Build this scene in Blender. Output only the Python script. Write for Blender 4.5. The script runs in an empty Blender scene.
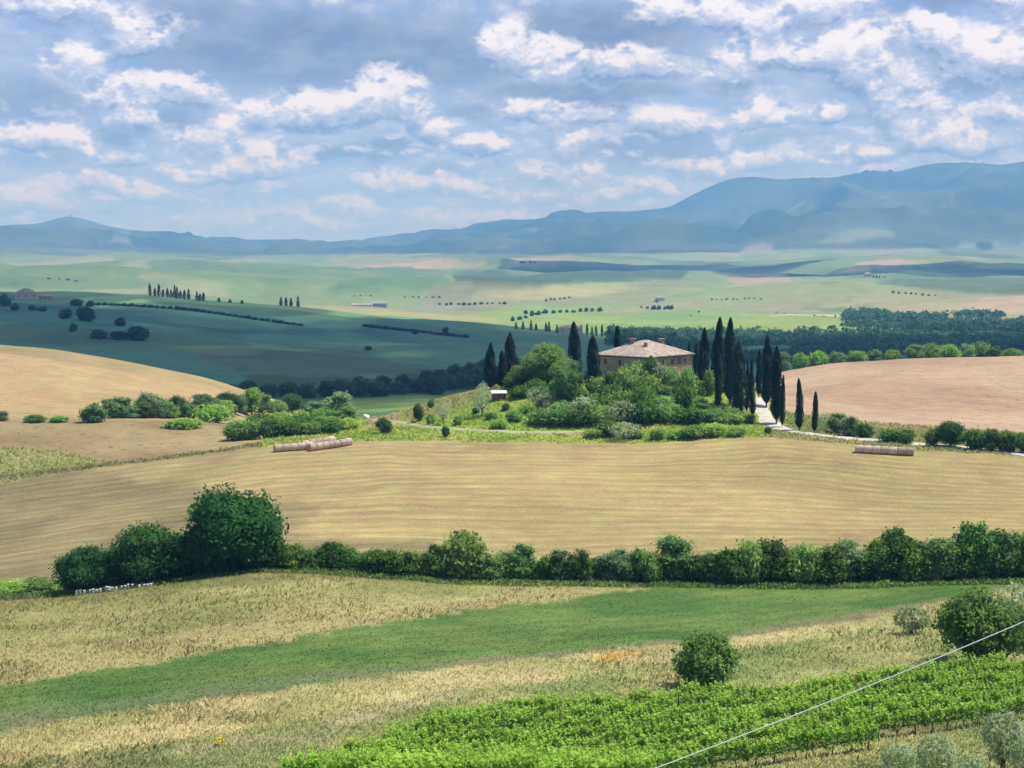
import bpy, math, random
import numpy as np

# ------------------------------------------------------------------ camera, light, exposure
scn = bpy.context.scene
COL = scn.collection
F_PX, HORIZON, CX, CY = 1600.0, 255.0, 512.0, 384.0
PITCH = math.atan((CY - HORIZON) / F_PX)
CP, SP = math.cos(PITCH), math.sin(PITCH)
cam_data = bpy.data.cameras.new('camera')
cam_data.sensor_width = 36.0
cam_data.lens = 36.0 * F_PX / 1024.0
cam_data.clip_start, cam_data.clip_end = 0.1, 120000.0
cam = bpy.data.objects.new('camera', cam_data)
COL.objects.link(cam)
cam.location = (0, 0, 0)
cam.rotation_euler = (math.pi / 2 - PITCH, 0, 0)
scn.camera = cam

SUN_EL, SUN_AZ = math.radians(64), math.radians(72)     # high on the right, a little beyond
SUN_DIR = np.array([math.sin(SUN_AZ) * math.cos(SUN_EL), math.cos(SUN_AZ) * math.cos(SUN_EL), math.sin(SUN_EL)])
sun_data = bpy.data.lights.new('sun', 'SUN')
sun_data.energy = 4.8
sun_data.angle = math.radians(0.53)
sun_data.color = (1.0, 0.96, 0.91)
sun = bpy.data.objects.new('sun', sun_data)
COL.objects.link(sun)
sun.location = (0, 0, 100)
from mathutils import Vector
sun.rotation_euler = Vector(SUN_DIR).to_track_quat('Z', 'Y').to_euler()

scn.view_settings.view_transform = 'Standard'
scn.view_settings.look = 'None'
scn.view_settings.gamma = 1.0
scn.view_settings.use_curve_mapping = False
scn.view_settings.exposure = 0.0
cy = scn.cycles
cy.max_bounces = 6
cy.diffuse_bounces = 2
cy.glossy_bounces = 1
cy.transmission_bounces = 3
cy.transparent_max_bounces = 8
cy.volume_bounces = 1
cy.use_denoising = True
try:
    cy.denoiser = 'OPENIMAGEDENOISE'
    cy.denoising_input_passes = 'RGB_ALBEDO_NORMAL'
except Exception:
    pass
cy.caustics_reflective = False
cy.caustics_refractive = False

# ------------------------------------------------------------------ sky: Nishita air behind procedural cumulus
SKY_STRENGTH = 0.15
world = bpy.data.worlds.new('World')
scn.world = world
world.use_nodes = True
wt = world.node_tree
wt.nodes.clear()


class NB:
    """small helper to write node trees"""
    def __init__(self, tree):
        self.t = tree

    def n(self, typ, **kw):
        nd = self.t.nodes.new(typ)
        for k, v in kw.items():
            setattr(nd, k, v)
        return nd

    def link(self, a, b):
        self.t.links.new(a, b)

    def put(self, sock, v):
        if isinstance(v, bpy.types.NodeSocket):
            self.t.links.new(v, sock)
        else:
            sock.default_value = v

    def math(self, op, a, b=0.0, c=None, clamp=False):
        nd = self.n('ShaderNodeMath', operation=op, use_clamp=clamp)
        self.put(nd.inputs[0], a)
        self.put(nd.inputs[1], b)
        if c is not None:
            self.put(nd.inputs[2], c)
        return nd.outputs[0]

    def vmath(self, op, a, b=(0, 0, 0)):
        nd = self.n('ShaderNodeVectorMath', operation=op)
        self.put(nd.inputs[0], a)
        self.put(nd.inputs[1], b)
        return nd.outputs['Value'] if op in ('LENGTH', 'DOT_PRODUCT', 'DISTANCE') else nd.outputs['Vector']

    def rng(self, v, a, b, c=0.0, d=1.0, interp='SMOOTHSTEP'):
        nd = self.n('ShaderNodeMapRange', interpolation_type=interp)
        self.put(nd.inputs['Value'], v)
        for k, x in (('From Min', a), ('From Max', b), ('To Min', c), ('To Max', d)):
            self.put(nd.inputs[k], x)
        return nd.outputs['Result']

    def mix(self, f, a, b, blend='MIX'):
        nd = self.n('ShaderNodeMix', data_type='RGBA', blend_type=blend)
        self.put(nd.inputs[0], f)
        self.put(nd.inputs[6], a)
        self.put(nd.inputs[7], b)
        return nd.outputs[2]

    def noise(self, vec, scale, detail=4.0, rough=0.55, dist=0.0, dims='3D', out=0):
        nd = self.n('ShaderNodeTexNoise', noise_dimensions=dims)
        self.put(nd.inputs['Vector'], vec)
        nd.inputs['Scale'].default_value = scale
        nd.inputs['Detail'].default_value = detail
        nd.inputs['Roughness'].default_value = rough
        nd.inputs['Distortion'].default_value = dist
        return nd.outputs[out]

    def comb(self, x, y, z=0.0):
        nd = self.n('ShaderNodeCombineXYZ')
        self.put(nd.inputs[0], x)
        self.put(nd.inputs[1], y)
        self.put(nd.inputs[2], z)
        return nd.outputs[0]


def P2(px, py):
    """bearing and elevation slope of a direction, in units of 100 photo pixels"""
    v = (CY - py) / F_PX
    az = math.atan(((px - CX) / F_PX) / (CP + v * SP))
    return az * 16.0, (-SP + v * CP) / (CP + v * SP) * 16.0


# white cumulus tops: (px, py, rx, ry, weight)
WHITE = [(8, 12, 22, 16, .6), (50, 20, 60, 22, .45), (135, 42, 30, 22, .85), (172, 36, 26, 20, .6), (74, 70, 28, 18, .9), (95, 92, 40, 18, .6),
         (112, 105, 26, 22, .6), (125, 122, 30, 20, .7), (178, 95, 38, 18, .95), (385, 100, 45, 26, .95), (340, 112, 60, 22, .85),
         (285, 120, 70, 16, .7), (432, 130, 26, 16, .9), (482, 148, 22, 12, 1.0), (50, 142, 60, 14, .75), (115, 160, 30, 12, .75), (200, 143, 36, 16, .85),
         (250, 166, 44, 22, .95), (200, 177, 40, 10, .8), (145, 195, 40, 10, .5), (75, 186, 40, 12, .7), (400, 184, 40, 14, .7), (355, 207, 34, 10, .8),
         (465, 193, 40, 10, .7), (20, 204, 50, 14, .75), (505, 52, 24, 30, .85), (552, 64, 45, 26, .9), (622, 66, 60, 20, .8), (660, 12, 28, 18, .9),
         (717, 14, 22, 18, .95), (762, 27, 40, 18, .7), (832, 14, 36, 18, .85), (742, 68, 32, 24, .9), (805, 60, 34, 16, .8), (860, 52, 44, 24, .85),
         (872, 82, 44, 26, .9), (988, 68, 50, 30, .95), (1016, 12, 24, 20, .8), (930, 45, 26, 20, .6), (552, 114, 45, 16, .85), (672, 128, 38, 15, .9), (760, 122, 36, 14, .7),
         (832, 122, 22, 10, .75), (905, 112, 36, 18, .75), (942, 138, 44, 24, 1.0), (995, 118, 40, 18, .6), (752, 160, 24, 10, .9), (572, 146, 24, 14, .75), (567, 175, 44, 12, .6),
         (965, 152, 36, 14, .7), (700, 170, 60, 12, .5), (842, 160, 40, 10, .6), (640, 190, 70, 12, .55), (560, 200, 60, 10, .5), (300, 225, 90, 12, .45), (470, 222, 70, 10, .45)]
# grey cloud bases
GREY = [(300, 52, 170, 46, 1.0), (430, 58, 110, 38, .85), (210, 20, 90, 34, .7), (602, 28, 110, 30, .9), (652, 150, 80, 26, .8), (577, 92, 110, 13, .9), (40, 110, 70, 26, .75),
        (172, 122, 50, 16, .7), (360, 150, 110, 12, .8), (742, 88, 44, 18, .6), (945, 8, 60, 14, .7), (870, 95, 60, 12, .6), (480, 110, 50, 18, .6), (35, 160, 70, 9, .5), (760, 140, 70, 8, .45),
        (620, 50, 80, 10, .5), (990, 95, 60, 9, .5), (440, 170, 60, 8, .5), (90, 172, 60, 7, .4), (300, 190, 80, 7, .4)]
# gaps of open blue
BLUE = [(902, 22, 46, 22, 1.0), (128, 74, 26, 20, .6), (945, 82, 20, 18, .8), (12, 4, 26, 8, .4), (640, 100, 30, 10, .3)]


def blob_group(name, blobs, warp, flat=1.0):
    """D: how much cloud; R: height above the cloud's own middle"""
    g = bpy.data.node_groups.new(name, 'ShaderNodeTree')
    g.interface.new_socket('P', in_out='INPUT', socket_type='NodeSocketVector')
    g.interface.new_socket('D', in_out='OUTPUT', socket_type='NodeSocketFloat')
    g.interface.new_socket('R', in_out='OUTPUT', socket_type='NodeSocketFloat')
    b = NB(g)
    gi, go = b.n('NodeGroupInput'), b.n('NodeGroupOutput')
    p = gi.outputs[0]
    w1 = b.noise(p, 2.6, 3, .55, out=1)
    w2 = b.noise(p, 0.9, 2, .5, out=1)
    w1 = b.vmath('MULTIPLY', b.vmath('SUBTRACT', w1, (.5, .5, .5)), (warp, warp * .7, 0))
    w2 = b.vmath('MULTIPLY', b.vmath('SUBTRACT', w2, (.5, .5, .5)), (warp * 1.1, warp * .6, 0))
    q = b.vmath('ADD', b.vmath('ADD', p, w1), w2)
    tot = sw = sr = None
    qq = q
    for i, (px, py, rx, ry, wgt) in enumerate(blobs):
        u, v = P2(px, py)
        if i and i % 8 == 0:
            qq = b.vmath('ADD', q, b.vmath('MULTIPLY', tot, (1e-7, 1e-7, 0)))   # keeps the node stack short
        d = b.vmath('MULTIPLY', b.vmath('SUBTRACT', qq, (u, v, 0)), (100.0 / rx, 100.0 / ry, 0))
        l = b.vmath('LENGTH', d)
        s_ = b.rng(l, 1.75, 0.0, 0.0, wgt)
        tot = s_ if tot is None else b.math('MAXIMUM', tot, s_)
        if flat:
            r_ = b.vmath('SCALE', d)
            b.link(s_, r_.node.inputs['Scale'])
            sw = s_ if sw is None else b.math('ADD', sw, s_)
            sr = r_ if sr is None else b.vmath('ADD', sr, r_)
    b.link(tot, go.inputs[0])
    if flat:
        sx = b.n('ShaderNodeSeparateXYZ')
        b.link(sr, sx.inputs[0])
        b.link(b.math('DIVIDE', sx.outputs[1], b.math('MAXIMUM', sw, .02)), go.inputs[1])
    return g


def cloud_noise():
    """billowing edge of the cumulus"""
    g = bpy.data.node_groups.new('billows', 'ShaderNodeTree')
    g.interface.new_socket('P', in_out='INPUT', socket_type='NodeSocketVector')
    g.interface.new_socket('N', in_out='OUTPUT', socket_type='NodeSocketFloat')
    b = NB(g)
    gi, go = b.n('NodeGroupInput'), b.n('NodeGroupOutput')
    ps = b.vmath('MULTIPLY', gi.outputs[0], (1.0, 1.45, 1))
    n1 = b.noise(ps, 2.3, 8, .6)
    bil = b.math('ABSOLUTE', b.math('SUBTRACT', b.noise(ps, 4.6, 2, .5), .5))
    bil2 = b.math('ABSOLUTE', b.math('SUBTRACT', b.noise(ps, 11.0, 3, .55), .5))
    d = b.math('MULTIPLY', b.math('SUBTRACT', n1, .5), 2.1)
    d = b.math('SUBTRACT', d, b.math('MULTIPLY', bil, 1.3))
    d = b.math('SUBTRACT', d, b.math('MULTIPLY', bil2, .75))
    b.link(d, go.inputs[0])
    return g


CLOUD_BASE = .18


def build_world():
    b = NB(wt)
    tc = b.n('ShaderNodeTexCoord')
    sep = b.n('ShaderNodeSeparateXYZ')
    b.link(tc.outputs['Generated'], sep.inputs[0])
    x, y, z = sep.outputs
    az = b.math('MULTIPLY', b.math('ARCTAN2', x, y), 16.0)
    hor = b.math('SQRT', b.math('ADD', b.math('MULTIPLY', x, x), b.math('MULTIPLY', y, y)))
    el = b.math('MULTIPLY', b.math('DIVIDE', z, b.math('MAXIMUM', hor, .02)), 16.0)
    p = b.comb(az, el, 0.0)
    sky = b.n('ShaderNodeTexSky', sky_type='NISHITA', sun_disc=False)
    sky.sun_elevation = SUN_EL
    sky.sun_rotation = SUN_AZ
    sky.altitude = 400
    sky.air_density = 1.0
    sky.dust_density = 1.0
    k = 1.0 / SKY_STRENGTH

    def c(r, g_, b_):
        return (r * k * .95, g_ * k * .955, b_ * k * 1.0, 1)
    gw = blob_group('white_blobs', WHITE, .32, 1)
    gg = blob_group('grey_blobs', GREY, .5, 0)
    gb = blob_group('blue_gaps', BLUE, .4, 0)
    gn = cloud_noise()

    def use(g, vec):
        nd = b.n('ShaderNodeGroup')
        nd.node_tree = g
        b.put(nd.inputs[0], vec)
        return nd.outputs
    Wb, Rh = use(gw, p)
    N0 = use(gn, p)[0]
    N1 = use(gn, b.vmath('ADD', p, (.05, .12, 0)))[0]
    D = b.math('ADD', b.math('ADD', b.math('MULTIPLY', Wb, 1.55), CLOUD_BASE), b.math('MULTIPLY', N0, 1.0))
    D = b.math('SUBTRACT', D, b.math('MULTIPLY', b.math('MAXIMUM', b.math('SUBTRACT', -.35, Rh), 0.0), .9))
    G = use(gg, p)[0]
    B = use(gb, p)[0]
    soft = b.noise(b.vmath('MULTIPLY', p, (.7, 1.5, 1)), .9, 6, .55)
    soft2 = b.noise(b.vmath('MULTIPLY', p, (1, 2.2, 1)), 2.0, 6, .6)
    soft3 = b.noise(b.vmath('MULTIPLY', p, (1, 3.0, 1)), 4.5, 6, .6)
    # hazy blue-grey layer, paler towards the horizon
    veil = b.mix(b.rng(el, 0.0, 2.4), c(.46, .60, .92), c(.33, .46, .78))
    veil = b.mix(b.rng(soft2, .38, .66, 0, .85), veil, c(.60, .68, .90))
    blue = c(.20, .41, .82)
    gap = b.math('MAXIMUM', B, b.rng(soft, .38, .26, 0, .5))
    col = b.mix(b.math('MULTIPLY', gap, .85), veil, blue)
    gm = b.rng(b.math('ADD', G, b.math('MULTIPLY', b.math('SUBTRACT', soft2, .5), 1.1)), .12, .8)
    gcol = b.mix(b.rng(soft2, .35, .65), c(.20, .25, .39), c(.31, .37, .55))
    col = b.mix(b.math('MULTIPLY', gm, .92), col, gcol)
    # low strips of small distant cumulus
    low = b.noise(b.vmath('MULTIPLY', p, (1, 2.3, 1)), 2.7, 7, .6)
    stripe = b.math('MULTIPLY', b.rng(low, .46, .62), b.math('MULTIPLY', b.rng(el, 0.1, .45), b.rng(el, 1.75, 1.05)))
    lowc = b.mix(b.rng(low, .50, .64), c(.42, .54, .86), c(.90, .95, 1.12))
    col = b.mix(b.math('MULTIPLY', stripe, .7), col, lowc)
    dip = b.math('MULTIPLY', b.rng(low, .44, .33), b.math('MULTIPLY', b.rng(el, 0.1, .5), b.rng(el, 1.75, 1.05)))
    col = b.mix(b.math('MULTIPLY', dip, .6), col, c(.26, .36, .62))
    midn = b.noise(b.vmath('MULTIPLY', p, (1, 1.7, 1)), 1.5, 8, .62)
    mida = b.math('MULTIPLY', b.rng(midn, .45, .60), b.rng(el, .7, 1.3))
    mida = b.math('MULTIPLY', mida, b.rng(G, .75, .15))
    midc = b.mix(b.rng(b.math('ADD', midn, b.math('MULTIPLY', b.math('SUBTRACT', N0, N1), .12)), .50, .68), c(.40, .49, .74), c(.92, .92, 1.0))
    col = b.mix(b.math('MULTIPLY', mida, .75), col, midc)
    D = b.math('SUBTRACT', D, b.math('MULTIPLY', G, .42))
    alpha = b.rng(D, .0, .62)
    grad = b.math('SUBTRACT', N0, N1)
    lit = b.math('ADD', .30, b.math('MULTIPLY', grad, .55))
    lit = b.math('ADD', lit, b.math('MULTIPLY', Rh, .46))
    lit = b.math('ADD', lit, b.math('MULTIPLY', b.rng(D, .3, 1.0), .12))
    lit = b.math('ADD', lit, b.math('MULTIPLY', b.math('SUBTRACT', soft2, .5), .55))
    wcol = b.mix(b.rng(lit, -.05, .32), c(.22, .31, .53), c(.47, .56, .80))
    wcol = b.mix(b.rng(lit, .25, .72), wcol, c(1.12, 1.10, 1.14))
    wcol = b.mix(b.rng(el, 1.1, .1, 0, .5), wcol, c(.64, .73, .93))
    col = b.mix(b.math('MULTIPLY', alpha, .93), col, wcol)
    # the open air of the Nishita sky takes over high overhead
    high = b.rng(el, 3.6, 9.0, 0, .92)
    col = b.mix(high, col, sky.outputs[0])
    col = b.mix(b.rng(el, 0.0, -.3), col, c(.30, .42, .58))
    bg = b.n('ShaderNodeBackground')
    b.link(col, bg.inputs[0])
    bg.inputs[1].default_value = SKY_STRENGTH
    out = b.n('ShaderNodeOutputWorld')
    b.link(bg.outputs[0], out.inputs[0])


build_world()
try:
    world.cycles.sampling_method = 'MANUAL'
    world.cycles.sample_map_resolution = 512
except Exception:
    pass

# ------------------------------------------------------------------ small helpers
R = np.random.default_rng(7)
RND = random.Random(11)


def t_of(py):
    v = (CY - py) / F_PX
    return (-SP + v * CP) / (CP + v * SP)


def a_of(px, py):
    return ((px - CX) / F_PX) / (CP + (CY - py) / F_PX * SP)


_TAB = np.random.default_rng(3).random((256, 256))


def vnoise(x, y):
    xi, yi = np.floor(x).astype(int), np.floor(y).astype(int)
    fx, fy = x - xi, y - yi
    fx, fy = fx * fx * (3 - 2 * fx), fy * fy * (3 - 2 * fy)
    a, b_, c_, d = _TAB[xi & 255, yi & 255], _TAB[(xi + 1) & 255, yi & 255], _TAB[xi & 255, (yi + 1) & 255], _TAB[(xi + 1) & 255, (yi + 1) & 255]
    return (a * (1 - fx) + b_ * fx) * (1 - fy) + (c_ * (1 - fx) + d * fx) * fy


def fbm(x, y, octs=5, gain=.5):
    s, amp, tot = 0, 1.0, 0
    for i in range(octs):
        s = s + amp * vnoise(x * 2 ** i + 17.3 * i, y * 2 ** i + 9.1 * i)
        tot += amp
        amp *= gain
    return s / tot


def sstep(x, a, b_):
    t = np.clip((x - a) / (b_ - a), 0, 1)
    return t * t * (3 - 2 * t)


def new_mesh(name, verts, faces=None, quads=None, mats=(), smooth=False, attrs=None):
    """faces: list of index tuples, or quads: (n,4) array"""
    me = bpy.data.meshes.new(name)
    if quads is not None:
        verts = np.asarray(verts, np.float32)
        q = np.asarray(quads, np.int32)
        me.vertices.add(len(verts))
        me.vertices.foreach_set('co', verts.ravel())
        k = q.shape[1]
        me.loops.add(q.size)
        me.loops.foreach_set('vertex_index', q.ravel())
        me.polygons.add(len(q))
        me.polygons.foreach_set('loop_start', np.arange(0, q.size, k, dtype=np.int32))
        me.polygons.foreach_set('loop_total', np.full(len(q), k, np.int32))
        me.update(calc_edges=True)
        me.validate()
    else:
        me.from_pydata([tuple(v) for v in verts], [], faces)
        me.update()
    if smooth:
        me.polygons.foreach_set('use_smooth', np.ones(len(me.polygons), bool))
    for m in mats:
        me.materials.append(m)
    for k, (typ, data) in (attrs or {}).items():
        at = me.attributes.new(k, typ, 'POINT')
        at.data.foreach_set({'FLOAT': 'value', 'FLOAT_VECTOR': 'vector', 'FLOAT_COLOR': 'color'}[typ], np.asarray(data, np.float32).ravel())
    return me


def put(name, mesh, parent=None, loc=(0, 0, 0), rz=0.0, sc=(1, 1, 1)):
    o = bpy.data.objects.new(name, mesh)
    COL.objects.link(o)
    o.location = loc
    o.rotation_euler = (0, 0, rz)
    o.scale = sc
    if parent is not None:
        o.parent = parent
    return o


def tag(o, label=None, cat=None, group=None, kind=None):
    if label:
        o['label'] = label
    if cat:
        o['category'] = cat
    if group:
        o['group'] = group
    if kind:
        o['kind'] = kind
    return o


ORD = ['first', 'second', 'third', 'fourth', 'fifth', 'sixth', 'seventh', 'eighth', 'ninth', 'tenth', 'eleventh', 'twelfth', 'thirteenth', 'fourteenth', 'fifteenth', 'sixteenth',
       'seventeenth', 'eighteenth', 'nineteenth', 'twentieth', 'twenty-first', 'twenty-second', 'twenty-third', 'twenty-fourth', 'twenty-fifth', 'twenty-sixth', 'twenty-seventh',
       'twenty-eighth', 'twenty-ninth', 'thirtieth']


class MB:
    """collects boxes, prisms and tubes into one mesh"""
    def __init__(self):
        self.v, self.f = [], []

    def add(self, vs, fs):
        k = len(self.v)
        self.v += [tuple(p) for p in vs]
        self.f += [tuple(i + k for i in f) for f in fs]
        return self

    def box(self, x0, x1, y0, y1, z0, z1):
        vs = [(x, y, z) for z in (z0, z1) for (x, y) in ((x0, y0), (x1, y0), (x1, y1), (x0, y1))]
        return self.add(vs, [(3, 2, 1, 0), (4, 5, 6, 7), (0, 1, 5, 4), (1, 2, 6, 5), (2, 3, 7, 6), (3, 0, 4, 7)])

    def tube(self, pts, rad, seg=6):
        pts = [Vector(p) for p in pts]
        rad = rad if isinstance(rad, (list, tuple)) else [rad] * len(pts)
        vs, fs = [], []
        for i, p in enumerate(pts):
            d = (pts[min(i + 1, len(pts) - 1)] - pts[max(i - 1, 0)]).normalized()
            s = d.cross(Vector((0, 0, 1)) if abs(d.z) < .9 else Vector((1, 0, 0))).normalized()
            t = d.cross(s)
            for k in range(seg):
                an = 2 * math.pi * k / seg
                vs.append(p + (s * math.cos(an) + t * math.sin(an)) * rad[i])
        for i in range(len(pts) - 1):
            for k in range(seg):
                k2 = (k + 1) % seg
                fs.append((i * seg + k, i * seg + k2, (i + 1) * seg + k2, (i + 1) * seg + k))
        fs.append(tuple(range(seg))[::-1])
        fs.append(tuple((len(pts) - 1) * seg + k for k in range(seg)))
        return self.add(vs, fs)

    def mesh(self, name, m, smooth=False):
        return new_mesh(name, self.v, faces=self.f, mats=[m], smooth=smooth)


# ------------------------------------------------------------------ materials
def new_mat(name):
    m = bpy.data.materials.new(name)
    m.use_nodes = True
    m.node_tree.nodes.clear()
    return m, NB(m.node_tree)


def finish(b, shader):
    o = b.n('ShaderNodeOutputMaterial')
    b.link(shader, o.inputs['Surface'])


def principled(b, color, rough=.8, spec=.2, normal=None):
    p = b.n('ShaderNodeBsdfPrincipled')
    b.put(p.inputs['Base Color'], color)
    b.put(p.inputs['Roughness'], rough)
    p.inputs['Specular IOR Level'].default_value = spec
    if normal is not None:
        b.link(normal, p.inputs['Normal'])
    return p.outputs[0]


def foliage(name, base, lighter, trans=.35, rough=.55, spec=.08, up=.42, gain=1.0, vary=1.0):
    """leaves: colour differs from clump to clump (tint attribute) and plant to plant; part of the light passes through"""
    m, b = new_mat(name)
    tint = b.n('ShaderNodeAttribute', attribute_name='tint').outputs['Fac']
    oi = b.n('ShaderNodeObjectInfo').outputs['Random']
    base, lighter = tuple(v * gain for v in base), tuple(v * gain for v in lighter)
    col = b.mix(tint, (*base, 1), (*lighter, 1))
    geo = b.n('ShaderNodeNewGeometry').outputs['Normal']
    nm = b.vmath('NORMALIZE', b.vmath('ADD', b.vmath('MULTIPLY', geo, (1 - up,) * 3), (0, 0, up)))
    hsv = b.n('ShaderNodeHueSaturation')
    b.put(hsv.inputs['Hue'], b.math('ADD', .4975 - .0225 * vary, b.math('MULTIPLY', b.math('FRACT', b.math('MULTIPLY', oi, 7.3)), .045 * vary)))
    b.put(hsv.inputs['Saturation'], 1.0)
    b.put(hsv.inputs['Value'], b.math('ADD', 1 - .32 * vary, b.math('MULTIPLY', oi, .64 * vary)))
    b.put(hsv.inputs['Color'], col)
    col = hsv.outputs[0]
    s1 = principled(b, col, rough, spec, nm)
    tr = b.n('ShaderNodeBsdfTranslucent')
    b.put(tr.inputs[0], b.mix(.5, b.vmath('MULTIPLY', col, (1.5, 1.5, 1.2)), (base[0] * 2.2, base[1] * 2.2, base[2] * .9, 1)))
    mx = b.n('ShaderNodeMixShader')
    mx.inputs[0].default_value = trans
    b.link(s1, mx.inputs[1])
    b.link(tr.outputs[0], mx.inputs[2])
    finish(b, mx.outputs[0])
    return m


def plain(name, color, rough=.8, spec=.2, var=.25, scale=3.0, bump=0.0):
    m, b = new_mat(name)
    tc = b.n('ShaderNodeTexCoord').outputs['Object']
    n = b.noise(tc, scale, 5, .6)
    f = b.math('ADD', 1 - var, b.math('MULTIPLY', n, 2 * var))
    col = b.vmath('MULTIPLY', (color[0], color[1], color[2]), b.comb(f, f, f))
    nm = None
    if bump:
        bp = b.n('ShaderNodeBump')
        bp.inputs['Strength'].default_value = bump
        bp.inputs['Distance'].default_value = .05
        b.link(n, bp.inputs['Height'])
        nm = bp.outputs[0]
    finish(b, principled(b, col, rough, spec, nm))
    return m


M = {
    'cypress': foliage('cypress_needles', (.016, .036, .016), (.034, .062, .024), .15),
    'oak': foliage('oak_leaves', (.014, .042, .010), (.042, .10, .020), .34, gain=1.9),
    'hedge': foliage('hedge_leaves', (.018, .047, .008), (.085, .145, .024), .36, gain=2.1),
    'hedge_pale': foliage('pale_hedge_leaves', (.036, .07, .02), (.12, .18, .05), .38, gain=2.0),
    'bush': foliage('bush_leaves', (.055, .105, .028), (.15, .215, .055), .42, gain=2.25),
    'bright': foliage('bright_leaves', (.085, .15, .028), (.18, .27, .05), .45, gain=2.1),
    'olive': foliage('olive_leaves', (.085, .115, .062), (.19, .225, .14), .35, .5, .2, gain=2.5),
    'poplar': foliage('grey_green_leaves', (.06, .10, .045), (.12, .17, .075), .4, gain=2.3),
    'wood': foliage('woodland_leaves', (.020, .050, .026), (.045, .085, .036), .28, gain=1.9),
    'vine': foliage('vine_leaves', (.055, .135, .018), (.26, .37, .062), .45, up=.45, gain=1.75, vary=.35),
    'shrub': foliage('shrub_leaves', (.034, .075, .018), (.11, .185, .04), .38, gain=1.9),
    'bark': plain('bark', (.13, .10, .075), .9, .1, .4, 8, .6),
    'stone': None,
}

def mat_stone():
    m, b = new_mat('rubble_stone')
    tc = b.n('ShaderNodeTexCoord').outputs['Object']
    vo = b.n('ShaderNodeTexVoronoi')
    b.put(vo.inputs['Vector'], b.vmath('MULTIPLY', tc, (1, 1, 1.7)))
    vo.inputs['Scale'].default_value = 2.6
    n = b.noise(tc, .45, 5, .6)
    bw = b.n('ShaderNodeSeparateColor')
    b.link(vo.outputs['Color'], bw.inputs[0])
    col = b.mix(bw.outputs[0], (.34, .26, .185, 1), (.54, .44, .33, 1))
    col = b.mix(b.rng(n, .4, .7), col, (.36, .25, .165, 1))
    bp = b.n('ShaderNodeBump')
    bp.inputs['Strength'].default_value = .5
    bp.inputs['Distance'].default_value = .08
    b.link(vo.outputs['Distance'], bp.inputs['Height'])
    finish(b, principled(b, col, .9, .1, bp.outputs[0]))
    return m


def mat_tiles(name='terracotta_tiles', c1=(.34, .27, .205), c2=(.54, .47, .385), c3=(.27, .20, .155)):
    m, b = new_mat(name)
    tc = b.n('ShaderNodeTexCoord').outputs['Object']
    vo = b.n('ShaderNodeTexVoronoi')
    b.put(vo.inputs['Vector'], tc)
    vo.inputs['Scale'].default_value = 2.2
    sc = b.n('ShaderNodeSeparateColor')
    b.link(vo.outputs['Color'], sc.inputs[0])
    col = b.mix(sc.outputs[0], (*c1, 1), (*c2, 1))
    n = b.noise(tc, .5, 6, .65)
    col = b.mix(b.rng(n, .45, .72, 0, .8), col, (*c3, 1))
    wv = b.n('ShaderNodeTexWave', wave_type='BANDS', bands_direction='Z')
    b.put(wv.inputs['Vector'], tc)
    wv.inputs['Scale'].default_value = 1.9
    bp = b.n('ShaderNodeBump')
    bp.inputs['Strength'].default_value = .5
    bp.inputs['Distance'].default_value = .06
    b.link(b.math('ADD', wv.outputs['Fac'], vo.outputs['Distance']), bp.inputs['Height'])
    finish(b, principled(b, col, .85, .15, bp.outputs[0]))
    return m


M['stone'] = mat_stone()
M['tiles'] = mat_tiles()
M['tiles_red'] = mat_tiles('red_roof_tiles', (.42, .21, .14), (.56, .32, .22), (.30, .16, .11))
M['brick'] = plain('chimney_brick', (.30, .17, .12), .9, .1, .3, 6)
M['dark'] = plain('dark_glass', (.06, .05, .045), .25, .5, .2, 3)
M['frame'] = plain('window_stone', (.42, .34, .26), .85, .15, .2, 4)
M['shutter'] = plain('brown_shutter', (.16, .09, .06), .7, .2, .2, 5)
M['plaster'] = plain('pale_plaster', (.55, .46, .38), .9, .1, .15, .6)
M['plaster_pink'] = plain('pink_plaster', (.50, .37, .31), .9, .1, .2, .6)
M['roof_grey'] = plain('grey_sheet_roof', (.30, .31, .34), .7, .2, .12, .5)
M['wall_grey'] = plain('grey_wall', (.32, .32, .36), .8, .2, .15, .6)
M['white'] = plain('white_paint', (.78, .77, .74), .6, .3, .1, 6)
M['hive_blue'] = plain('pale_blue_paint', (.42, .52, .66), .6, .3, .1, 6)
M['hive_red'] = plain('faded_red_paint', (.55, .16, .14), .6, .3, .1, 6)
M['gravel'] = None


# ------------------------------------------------------------------ the land: one sheet, described by ridges and hollows
KX = np.array([-200, 0, 64, 128, 200, 256, 320, 384, 448, 512, 576, 640, 704, 768, 832, 896, 960, 1024, 1224], float)


def curve(pts):
    xs = np.array([p[0] for p in pts], float)
    ys = np.array([p[1] for p in pts], float)
    return np.interp(KX, xs, ys)


CREST = [(-400, 236), (-200, 232), (0, 226), (40, 224), (56, 219), (70, 216), (86, 219), (110, 226), (140, 231), (170, 236), (200, 239), (240, 240), (280, 240), (320, 243), (362, 243.5), (400, 238),
         (440, 232), (500, 224), (560, 218), (610, 213), (640, 211), (668, 208), (690, 196), (710, 186), (730, 179), (750, 177), (775, 180), (800, 181), (830, 179), (860, 176), (895, 173),
         (925, 167), (945, 165), (975, 167), (1000, 166), (1024, 165), (1224, 168), (1400, 180)]


def const(v):
    return curve([(0, v)])


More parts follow.
